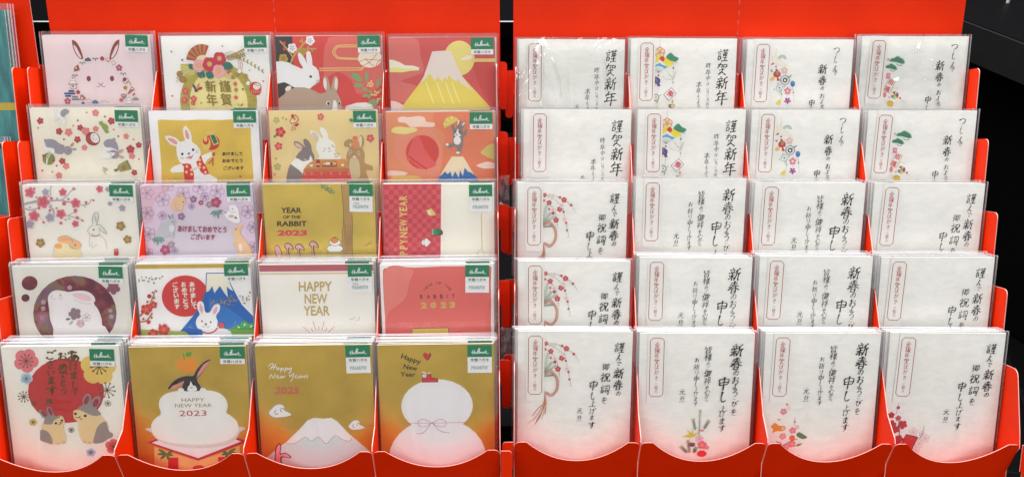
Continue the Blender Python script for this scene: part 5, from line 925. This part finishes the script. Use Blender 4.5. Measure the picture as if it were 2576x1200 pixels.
# brand label of the left rack's packs: green block with crown and script, white strip(s) below
class Flat(Art):
    def __init__(s, W_, H_): super().__init__((0, 0, W_, 0, 0)); s.W, s.H = W_, H_; s.z = .0; s.dz = .01
    def m(s, x, y): return (x - s.W / 2, -y)
    def add(s, col, loops, grp='printed_artwork', step=True):
        v, f, mi = s.g[grp]; k = s.mi(col)
        for q in loops:
            a = sum(q[i-1][0] * q[i][1] - q[i][0] * q[i-1][1] for i in range(len(q)))
            if a < 0: q = q[::-1]
            b = len(v); v += [(x * .001, y * .001, s.z * .001) for x, y in q]; f.append(list(range(b, b + len(q)))); mi.append(k)
        if step: s.z += s.dz
    def mesh(s, name, grps):
        V, F, I = [], [], []
        for g in grps:
            v, f, mi = s.g[g]; b = len(V); V += v; F += [[b + i for i in q] for q in f]; I += mi
        me = bpy.data.meshes.new(name); me.from_pydata(V, [], F)
        for m in s.mats: me.materials.append(m)
        me.polygons.foreach_set('material_index', I); me.update(); return me
GREEN = '158058'
def script_word(a, x, y, w, col='eef2ee'):
    k = w / 100.0; t = 3.6 * k
    X = lambda *p: [(x + p[i] * k) if i % 2 == 0 else (y + p[i] * k) for i in range(len(p))]
    for seg in ((-50, 4, -38, 0, -20, 0), (-38, -14, -40, 16), (-27, -16, -30, 14), (-18, -3, -26, 4, -20, 10, -13, 2, -14, 9, -8, 7), (-8, 7, -1, -10, -3, -14, -7, 0, -5, 9, 0, 6), (0, 6, 7, -10, 5, -14, 1, 0, 3, 9, 7, 5), (8, 9, 10, -2, 14, 8, 18, -2, 21, 8), (21, 8, 24, 0, 27, 7), (34, -2, 27, 3, 30, 9, 36, 1, 36, 8), (38, 8, 40, -3, 45, -1), (48, -14, 46, 9), (56, -5, 48, 2, 56, 10, 66, 8)):
        a.l(col, t, X(*[q - 5 if i % 2 == 0 else q for i, q in enumerate(seg)]), len(seg) > 4)
    a.p(col, X(-6, -18, -9, -27, -4, -23, 0, -30, 4, -23, 9, -27, 6, -18))
def make_label(kind):
    H = {0: 15.5, 1: 25.0, 2: 25.0}[kind]; a = Flat(21, H)
    a.r('eef0ee', 0, 0, 21, H); a.r(GREEN, 0, 0, 21, 10.7); base = a.mesh('brand_label', ['printed_artwork'])
    b = Flat(21, H); b.z = .03
    script_word(b, 10.2, 6.3, 13.0)
    b.t('38463f', '年賀ハガキ', 10.5, 13.2, 16, 2.8, bold=.01)
    if kind:
        b.l('8aa09a', .12, [0, 15.4, 21, 15.4], False)
        # outlined block capitals
        for i, (ch, wd) in enumerate(zip('PEANUTS', (1.9, 1.8, 2.1, 2.2, 2.1, 1.9, 1.9))):
            b.t('5f9080', ch, 4.0 + i * 2.05, 20.2, wd, 3.1, bold=.06); 
        b.z += .02
        for i, (ch, wd) in enumerate(zip('PEANUTS', (1.9, 1.8, 2.1, 2.2, 2.1, 1.9, 1.9))):
            b.z += 0; b.t('eef0ee', ch, 4.0 + i * 2.05, 20.2, wd * .80, 2.7, bold=-.005)
        b.t('6a8a80', 'TM', 18.4, 18.9, .9, .5)
        if kind == 2: b.t('5a7a70', 'Vintage', 6.3, 17.2, 5.2, 1.5, bold=.01)
    return base, b.mesh('label_lettering', ['printed_artwork', 'printed_lettering'])
LABELS = {k: make_label(k) for k in (0, 1, 2)}
# paper title band of the right rack's packs
def make_band():
    a = Flat(16.2, 64); a.r('efeae2', 0, 0, 16.2, 64); base = a.mesh('title_band', ['printed_artwork'])
    b = Flat(16.2, 64); b.z = .03
    C = 'a83c38'; x0, x1, y0, y1, c = 2.1, 14.1, 4.4, 57.8, 2.2
    b.l(C, .6, [x0+c, y0, x1-c, y0, x1, y0+c, x1, y1-c, x1-c, y1, x0+c, y1, x0, y1-c, x0, y0+c], False, closed=True)
    sc = .0955
    b.brush('b03a36', '金線年賀はがき三枚入', 8.1, [(y - 28) * sc for y in (140, 192, 243, 298, 350, 402, 455, 518, 550, 582)], [5.0, 5.0, 4.8, 5.4, 4.3, 4.5, 4.1, 3.2, 3.4, 3.0], 12, .03)
    return base, b.mesh('band_lettering', ['printed_artwork', 'printed_lettering'])
BAND = make_band()

rng = random.Random(11)
def pack(rack, k, x, n, du, rz, design=None, frame=None, basemat=None, kind='L', label=0, front=True, band_dx=0.0, lab_dx=0.0, lab_v=0.0, lab_rz=0.0, crinkle=False):
    rt = empty('card_pack', rack.M @ Matrix.Translation((x * .001, (rack.du * k + du) * .001, (n - rack.dn * k) * .001)) @ Matrix.Rotation(rz, 4, 'Z') @ Matrix.Rotation(rng.uniform(-.004, .004) if not front else 0, 4, 'X'))
    child('card_block', card_mesh(basemat or WHITE), rt)
    if design:
        a = Art(frame); design(a); a.build(rt)
    if kind == 'L':
        lb = child('brand_label', LABELS[label][0], rt, ((50 - 10.5 - 1.5 + lab_dx) * .001, (148.6 + lab_v) * .001, .00105), lab_rz)
        if front: child('label_lettering', LABELS[label][1], lb)
        child('sleeve', SLEEVES[rng.randrange(6)], rt, (.0004, 0, 0))
    else:
        lb = child('title_band', BAND[0], rt, ((-50 + 15.2 + band_dx) * .001, .1482, .00105), lab_rz)
        if front: child('band_lettering', BAND[1], lb)
        child('sleeve', SLEEVE_C if crinkle else SLEEVES_R[rng.randrange(6)], rt, (-.0006, 0, 0))
    return rt

LEFT = Rack(-224.5, 1.0, -91.7, 716, 189.5, 782, 214, 57.5, 65, 21.0)
RIGHT = Rack(217.0, -0.4, -81.6, 726, 188.3, 786, 215, 54.5, 60.5, 24.0)
LEFT.build(ears=(1, 2)); RIGHT.build(ears=(.0001, 1))
tag(LEFT.root, 'red cardboard counter rack holding colourful rabbit new year cards, left of the gap', 'card rack', 'red stepped card racks')
tag(RIGHT.root, 'red cardboard counter rack holding plain white calligraphy cards, right of the gap', 'card rack', 'red stepped card racks')

# what each front pack shows: design, frame (left edge, slope, right edge, slope, top), P-pixel of the card's top left, top right x, label kind, packs in the pocket
def P_(x0, sc, px, y0, py): return (x0 + px / sc, y0 + py / sc)
S1, S3, S3b, S4, S4b, S5 = 4.445, 4.363, 4.285, 4.363, 4.211, 2.45
Lcards = [
 # row (k), col, art, base, frame, crop x0,y0, scale, label kind, count, description
 (4, 0, art_pink, 'e4d2d4', (10, .082, 1893, .036, 20), 150, 130, S1, 0, 3, 'pale pink card pack with a rabbit face inside a wreath of tiny charms'),
 (4, 1, art_wreath, 'ece9e4', (70, .03, 1860, .03, 38), 600, 130, S1, 0, 4, 'white card pack with red camellias, folding fan and golden straw wreath'),
 (4, 2, art_rabbits_red, 'efe6e0', (46, .021, 1838, .027, 33), 1040, 130, S1, 0, 2, 'red card pack with white and brown rabbits under plum blossom'),
 (4, 3, art_fuji_red, 'efe0da', (55, .022, 1848, .009, 55), 1470, 130, S1, 0, 3, 'red card pack with a golden snow-capped mountain and yellow sun'),
 (3, 0, art_daruma, 'e6e2d2', (0, .093, 1900, .035, 28), 110, 405, S1, 0, 4, 'cream card pack with grey rabbits, red doll and scattered plum blossoms'),
 (3, 1, art_mallet, 'eae8ea', (15, .088, 1865, .06, 80), 560, 405, S1, 0, 3, 'gold and white card pack with a white rabbit in red waistcoat waving a mallet'),
 (3, 2, art_party, 'ecdcae', (40, .05, 1915, .01, 75), 1010, 405, S1, 0, 3, 'yellow card pack with three rabbits feasting round a red table'),
 (3, 3, art_fan_rabbit, 'f0d8c8', (40, .035, 1880, .01, 92), 1460, 405, S1, 0, 4, 'orange card pack with a grey rabbit dancing over a blue mountain'),
 (2, 0, art_plum_ink, 'e6e3da', (12, .092, 1935, .035, 38), 75, 695, S3, 0, 6, 'white card pack with pink ink plum branch and outlined sitting rabbit'),
 (2, 1, art_lilac, 'd9c6d8', (20, .105, 1880, .065, 40), 530, 695, S3, 0, 4, 'lilac card pack with rabbits among outlined plum blossoms and red greeting'),
 (2, 2, art_tree_gold, 'gold', (30, .062, 1865, .035, 50), 990, 690, S3b, 2, 4, 'gold card pack reading YEAR OF THE RABBIT beside a brown tree trunk'),
 (2, 3, art_new_year_red, 'e6e4d8', (35, .044, 1845, .015, 45), 1450, 690, S3b, 1, 4, 'half red half cream card pack with sideways gold NEW YEAR lettering'),
 (1, 0, art_moon_rabbit, 'dcdad2', (12, .123, 1935, .058, 60), 40, 1000, S4, 0, 8, 'white card pack with a white rabbit inside a dark patterned purple circle'),
 (1, 1, art_fuji_blue, 'e9e7e6', (40, .089, 1845, .06, 63), 510, 990, S4b, 0, 8, 'white card pack with red sun, blue mountain and a smiling white rabbit'),
 (1, 2, art_happy_white, 'e6e3dc', (22, .043, 1855, .022, 73), 980, 990, S4b, 2, 8, 'white card pack reading HAPPY NEW YEAR in gold under a dusky red stripe'),
 (1, 3, art_coral, 'eae8e6', (10, .018, 1800, 0, 70), 1450, 990, S4b, 1, 8, 'coral red card pack with white border reading RABBIT 2023'),
 (0, 0, art_sun_rabbits, 'e6e4da', (0, .11, 1110, .01, 20), 0, 1310, S5, 0, 9, 'white card pack with a big red sun and two cream and grey rabbits'),
 (0, 1, art_mochi_gold, 'gold', (15, .085, 1095, .016, 22), 485, 1310, S5, 0, 9, 'gold card pack with a black rabbit peeping over stacked white rice cakes'),
 (0, 2, art_fuji_gold, 'gold', (25, .044, 1120, 0, 34), 960, 1300, S5, 1, 8, 'gold card pack with a pale snowy mountain and two curled clouds'),
 (0, 3, art_heart_gold, 'gold', (15, .026, 1090, .01, 26), 1435, 1300, S5, 1, 8, 'gold card pack with red heart over a white gourd shape tied by pink string'),
]
ROWN = {4: 'top row', 3: 'second row', 2: 'third row', 1: 'fourth row', 0: 'bottom row'}
COLN = ['leftmost', 'second', 'third', 'rightmost']
ORD = ['', 'second', 'third', 'fourth', 'fifth', 'sixth', 'seventh', 'eighth', 'ninth']
SHORT = {'art_pink': 'pale pink rabbit wreath card', 'art_wreath': 'red camellia and straw wreath card', 'art_rabbits_red': 'red card with white and brown rabbits', 'art_fuji_red': 'red card with golden mountain',
 'art_daruma': 'cream card of grey rabbits and blossoms', 'art_mallet': 'mallet-waving rabbit card', 'art_party': 'yellow rabbit feast card', 'art_fan_rabbit': 'orange dancing rabbit card',
 'art_plum_ink': 'pink plum branch card', 'art_lilac': 'lilac blossom rabbit card', 'art_tree_gold': 'gold YEAR OF THE RABBIT tree card', 'art_new_year_red': 'half red, half cream card',
 'art_moon_rabbit': 'purple circle rabbit card', 'art_fuji_blue': 'blue mountain and red sun card', 'art_happy_white': 'white gold-lettered HAPPY NEW YEAR card', 'art_coral': 'coral red RABBIT card',
 'art_sun_rabbits': 'big red sun card', 'art_mochi_gold': 'gold rice cake card', 'art_fuji_gold': 'gold snowy mountain card', 'art_heart_gold': 'gold card with red heart'}
def place(rack, k, c, n, px, py, width):
    """pocket-relative x and lift of a front card so that it stands where the photograph has it, within the pocket's play"""
    x = -rack.half + (c + .5) * rack.pitch; du = 0
    for _ in range(3):
        P = rack.at(x - 50, rack.du * k + du + 148, n - rack.dn * k); a, b = project(P)
        Q = rack.at(x + 50, rack.du * k + du + 148, n - rack.dn * k); a2, b2 = project(Q)
        mid = (a + a2) / 2; tgt = px + width / 2
        x += (tgt - mid) * 100 / (a2 - a); du -= (py - (b + b2) / 2) * 100 / (a2 - a)
    cx = -rack.half + (c + .5) * rack.pitch
    return max(cx - (6.5 if rack is LEFT and c == 0 else 4), min(cx + 3.5, x)), max(-9, min(6, du))
GOLD = foil()
for (k, c, art, base, fr, cx0, cy0, sc, lk, cnt, desc) in Lcards:
    px, py = (cx0 + fr[0] / sc) * .6603, (cy0 + fr[4] / sc) * .6603
    n = 24 if k < 2 else 22.5
    x, du = place(LEFT, k, c, n, px, py, (fr[2] - fr[0]) / sc * .6603)
    bm = (foil('d6bc5c', 'lit_gold_foil', .8) if art is art_tree_gold else GOLD) if base == 'gold' else paper(base)  # tree card gets its own foil tone, standing in for the light it reflects
    o = pack(LEFT, k, x, n, du, R(rng.uniform(-.25, .25)), art, fr, bm, 'L', lk, True, lab_dx=(0.6 if k == 0 and c == 1 else 0) - (2.2 if (k, c) in ((1, 3), (0, 0), (1, 0)) else 0), lab_v=(-3.2 if (k, c) in ((3, 0), (0, 0)) else -1.6 if c == 3 else -1), lab_rz=R(-1.8 if c == 0 else rng.uniform(-1, 1)))
    tag(o, desc, 'card pack', 'greeting card packs facing out on the left rack')
    th = min(2.65, 21.0 / cnt)
    for j in range(1, cnt):
        o = pack(LEFT, k, x + rng.uniform(-.9, .9), n - j * th, du + rng.uniform(-.5, .6) + j * .12, R(rng.uniform(-.3, .3)), None, None, bm, 'L', 0, False, lab_dx=rng.uniform(-2.5, .5), lab_v=rng.uniform(.2, 2.4) if (k, c) in ((1, 0), (0, 0), (0, 1), (1, 2), (3, 1)) else rng.uniform(-.6, .6))
        tag(o, '%s pack back in the stack behind the %s' % (ORD[j], SHORT[art.__name__]), 'card pack', 'packs filed behind the ' + SHORT[art.__name__])

EF, FF, AF, CF = (40, .017, 1090, -.015, 28), (30, 0, 1093, -.015, 50), (-18, 0, 1772, -.024, 40), (60, -.02, 1900, -.045, 40)
# measured top-left x, top y, top-right x of each front card (2576 px frame)
Rcards = [
 (4, 0, d_plain, AF, 1306, 100, 1572, 3, 'calligraphy pack with no picture, crinkled film shining'),
 (4, 1, d_ornament, AF, 1589, 98, 1855, 3, 'calligraphy pack with fan and kite ornaments'),
 (4, 2, d_crane, CF, 1884, 101, 2148, 6, 'calligraphy pack with crane and black target ornaments'),
 (4, 3, d_pine, CF, 2168, 92, 2441, 4, 'calligraphy pack with green pine and striped ball'),
 (3, 0, d_plain, AF, 1325, 276, 1588, 4, 'calligraphy pack with no picture'),
 (3, 1, d_ornament, AF, 1608, 276, 1875, 3, 'calligraphy pack with fan and kite ornaments'),
 (3, 2, d_crane, CF, 1892, 277, 2165, 5, 'calligraphy pack with crane and black target ornaments'),
 (3, 3, d_pine, CF, 2188, 279, 2457, 4, 'calligraphy pack with green pine and striped ball'),
 (2, 0, d_cord, EF, 1305, 460, 1578, 5, 'calligraphy pack with red plum spray and looped cord'),
 (2, 1, d_wish, FF, 1602, 449, 1875, 3, 'calligraphy pack with five brushed columns'),
 (2, 2, d_wish, FF, 1900, 460, 2175, 6, 'calligraphy pack with five brushed columns'),
 (2, 3, d_words, EF, 2202, 461, 2475, 4, 'calligraphy pack with writing only at the right'),
 (1, 0, d_cord, EF, 1308, 657, 1583, 3, 'calligraphy pack with red plum spray and looped cord'),
 (1, 1, d_wish, FF, 1611, 648, 1891, 5, 'calligraphy pack with five brushed columns'),
 (1, 2, d_wish, FF, 1915, 645, 2195, 6, 'calligraphy pack with five brushed columns'),
 (1, 3, d_words, EF, 2216, 647, 2506, 6, 'calligraphy pack with writing only at the right'),
 (0, 0, d_cord, EF, 1305, 833, 1588, 4, 'calligraphy pack with red plum spray and looped cord'),
 (0, 1, d_kadomatsu, FF, 1613, 838, 1900, 5, 'calligraphy pack with pine sprigs and yellow crane'),
 (0, 2, d_goldfish, FF, 1928, 837, 2219, 5, 'calligraphy pack with goldfish and pink blossoms'),
 (0, 3, d_red_paper, EF, 2240, 837, 2532, 5, 'calligraphy pack with crimson plum and red slip'),
]
for (k, c, art, fr, xa, ya, xb, cnt, desc) in Rcards:
    n = 24 if k < 2 else 22.5
    x, du = place(RIGHT, k, c, n, xa, ya, xb - xa)
    o = pack(RIGHT, k, x, n, du, R(rng.uniform(-.3, .3)), art, fr, WASHI, 'R', 0, True, band_dx=(0 if c != 3 else 1.0), lab_rz=R({0: 0, 1: .2, 2: -.8, 3: -1.6}[c]), crinkle=k == 4 and c in (0, 3))
    tag(o, desc + ', %s in the %s' % (COLN[c] if c in (0, 3) else COLN[c] + ' from left', ROWN[k]), 'card pack', 'calligraphy card packs facing out on the right rack')
    th = min(2.9, 20.0 / cnt)
    for j in range(1, cnt):
        o = pack(RIGHT, k, x - (1.0 * min(j, 2)) + rng.uniform(-.8, .6), n - j * th, du + rng.uniform(-.5, .5) + j * .1, R(rng.uniform(-.3, .3)), None, None, WASHI, 'R', 0, False, band_dx=-rng.random() * 1.5)
        tag(o, '%s white pack back, behind the %s calligraphy pack of the right rack, %s' % (ORD[j], COLN[c], ROWN[k]), 'card pack', 'packs filed behind the %s right rack card of the %s' % (COLN[c], ROWN[k]))

# ---------------------------------------------------------------- neighbouring rack at the left edge with teal packs
NEI = Rack(-222.5 - 215 * 2 - 15.5 , 3.0, -91.7, 716, 189.5, 782, 215, 57.5, 65, 21.0)
NEI.M = LEFT.M @ Matrix.Translation((-.4465, 0, 0)); NEI.root.matrix_world = NEI.M
NEI.build(ears=(0, 1))
tag(NEI.root, 'red cardboard rack cut off by the left edge, holding teal packs', 'card rack', 'red stepped card racks')
m, nt, b = newmat('teal_paper')
tc = N(nt, 'ShaderNodeTexCoord'); mp = N(nt, 'ShaderNodeMapping'); mp.inputs['Scale'].default_value = (6, 1, 1); nt.links.new(tc.outputs['Object'], mp.inputs[0])
no = N(nt, 'ShaderNodeTexNoise', Scale=30.0, Detail=4.0); nt.links.new(mp.outputs[0], no.inputs['Vector'])
rp = N(nt, 'ShaderNodeValToRGB'); nt.links.new(no.outputs[0], rp.inputs[0])
rp.color_ramp.elements[0].position = .3; rp.color_ramp.elements[0].color = (*lin('1c6a70'), 1); rp.color_ramp.elements[1].position = .7; rp.color_ramp.elements[1].color = (*lin('4aa0a0'), 1)
nt.links.new(rp.outputs[0], b.inputs['Base Color']); b.inputs['Roughness'].default_value = .4; TEAL = m
for k, hgt, xr, desc, cnt in ((4, 173, 203.5, 'tall teal pack with a gold band, at the left edge of the picture', 3), (3, 118, 203.5, 'shorter teal pack with dark rim, at the left edge below the tall one', 3)):
    for j in range(cnt):
        rt = empty('teal_pack', NEI.M @ Matrix.Translation(((xr - 46 + j * .8) * .001, (NEI.du * k) * .001, (22 - NEI.dn * k - j * 3) * .001)))
        child('card_block', card_mesh(TEAL, 1.2, 92, hgt), rt)
        if not j:
            if k == 4: a = Flat(92, 12); a.r('c9b03a', 0, 0, 92, 7); child('gold_band', a.mesh('gold_band', ['printed_artwork']), rt, (0, .088, .00012))
            else: a = Flat(92, 12); a.r('3a1f3a', 0, 0, 92, 5); child('dark_rim', a.mesh('dark_rim', ['printed_artwork']), rt, (0, hgt * .001, .00012))
        child('sleeve', shell('sleeve', 98, hgt + 7, 1.5, [FILM, EDGE]), rt, (.0008, 0, 0))
        tag(rt, desc if not j else '%s pack back behind the %s teal pack at the left edge' % (ORD[j], 'tall gold-banded' if k == 4 else 'shorter dark-rimmed'), 'card pack', 'teal packs of the neighbouring rack' if not j else 'teal packs filed behind, %s' % ('upper' if k == 4 else 'lower'))

# ---------------------------------------------------------------- crumpled clear packets hanging in the gap
for k, nn in ((3, 0), (1, 1)):
    rd = random.Random(20 + k); nx, ny = 5, 12; v, f = [], []
    for j in range(ny + 1):
        for i in range(nx + 1):
            v.append(((i / nx - .5) * .0095, j / ny * .030, rd.uniform(-.0012, .0012)))
    for j in range(ny):
        for i in range(nx): q = j*(nx+1) + i; f.append([q, q+1, q+nx+2, q+nx+1])
    o = mesh_obj('clear_packet', v, f, [film('crumpled_film_%d' % nn, .10, .12, .0006, 90.0, 3.0)], None, None, True)
    u = LEFT.du * k + 54; o.matrix_world = LEFT.M @ Matrix.Translation(((214 + 6.2) * .001, u * .001, (16 - LEFT.dn * k) * .001))
    tag(o, 'crumpled clear plastic packet in the gap between racks, %s one' % ('upper' if k == 3 else 'lower'), 'plastic packet', 'clear packets in the gap')

# ---------------------------------------------------------------- dark surroundings
BLACK = plain('black_laminate', (.0025, .0025, .003), .45, .04); DK = plain('dark_brown_wall', (.010, .006, .005), .6, .2); DG = plain('dark_counter_edge', (.010, .0105, .011), .5, .15)
m, nt, b = newmat('black_floor_tile')
tc = N(nt, 'ShaderNodeTexCoord'); bk = N(nt, 'ShaderNodeTexBrick', Scale=1.0); bk.offset = 0; bk.inputs['Brick Width'].default_value = .15; bk.inputs['Row Height'].default_value = .15; bk.inputs['Mortar Size'].default_value = .0015
bk.inputs['Color1'].default_value = (.0018, .0018, .002, 1); bk.inputs['Color2'].default_value = (.0025, .0025, .003, 1); bk.inputs['Mortar'].default_value = (.005, .005, .0055, 1)
nt.links.new(tc.outputs['Object'], bk.inputs['Vector']); nt.links.new(bk.outputs[0], b.inputs['Base Color']); b.inputs['Roughness'].default_value = .5; b.inputs['Specular IOR Level'].default_value = .03
o = mesh_obj('floor', [(-6, -6, 0), (6, -6, 0), (6, 6, 0), (-6, 6, 0)], [[0, 1, 2, 3]], [m]); tag(o, kind='structure'); o.rotation_euler = (0, 0, R(-14))
o = box('display_plinth', -1.1, .52, .0, .75, .004, .085, [BLACK]); tag(o, 'black plinth under the red racks', 'plinth', kind='structure')
o = box('back_wall', -3, 3, .95, 1.0, .004, 1.25, [DK]); tag(o, kind='structure')
o = box('shelf_rail', -1.0, .6, .7105, .712, .295, .2962, [plain('rail_white', (.8, .82, .85), .4)]); tag(o, 'thin white edge strip of the dark shelf behind the racks', 'shelf rail')
o = box('back_shelf', -1.0, .62, .713, .948, .27, .296, [BLACK]); tag(o, 'dark shelf board behind the red racks', 'shelf')
cn = empty('side_counter', Matrix.Translation((.617, .324, .40)) @ Matrix.Rotation(R(22), 4, 'Z')); tag(cn, 'black side counter with a dark grey front edge at the right', 'counter')
box('counter_top', .0, .9, -.5, .55, -.006, 0, [BLACK], cn); box('counter_edge', -.004, -.0005, -.5, .55, -.046, -.001, [DG], cn); box('counter_body', .05, .88, -.48, .53, -.396, -.0065, [BLACK], cn)
for i, (x, y) in enumerate(((.05, .14), (.11, .12))):
    v, f = [], []
    for z in (0, .012):
        for q in range(8): v.append((.0022 * math.cos(q * .785), .0022 * math.sin(q * .785), z))
    f = [[q, (q + 1) % 8, 8 + (q + 1) % 8, 8 + q] for q in range(8)] + [list(range(8, 16)), list(range(8))[::-1]]
    o = mesh_obj('shelf_peg', v, f, [plain('peg_clear', (.5, .55, .5), .2)]); o.matrix_world = cn.matrix_world @ Matrix.Translation((x, y, 0))
    tag(o, 'small pale peg standing on the black counter, %s' % ('nearer the red header' if not i else 'farther from the red header'), 'peg', 'pegs on the black counter')
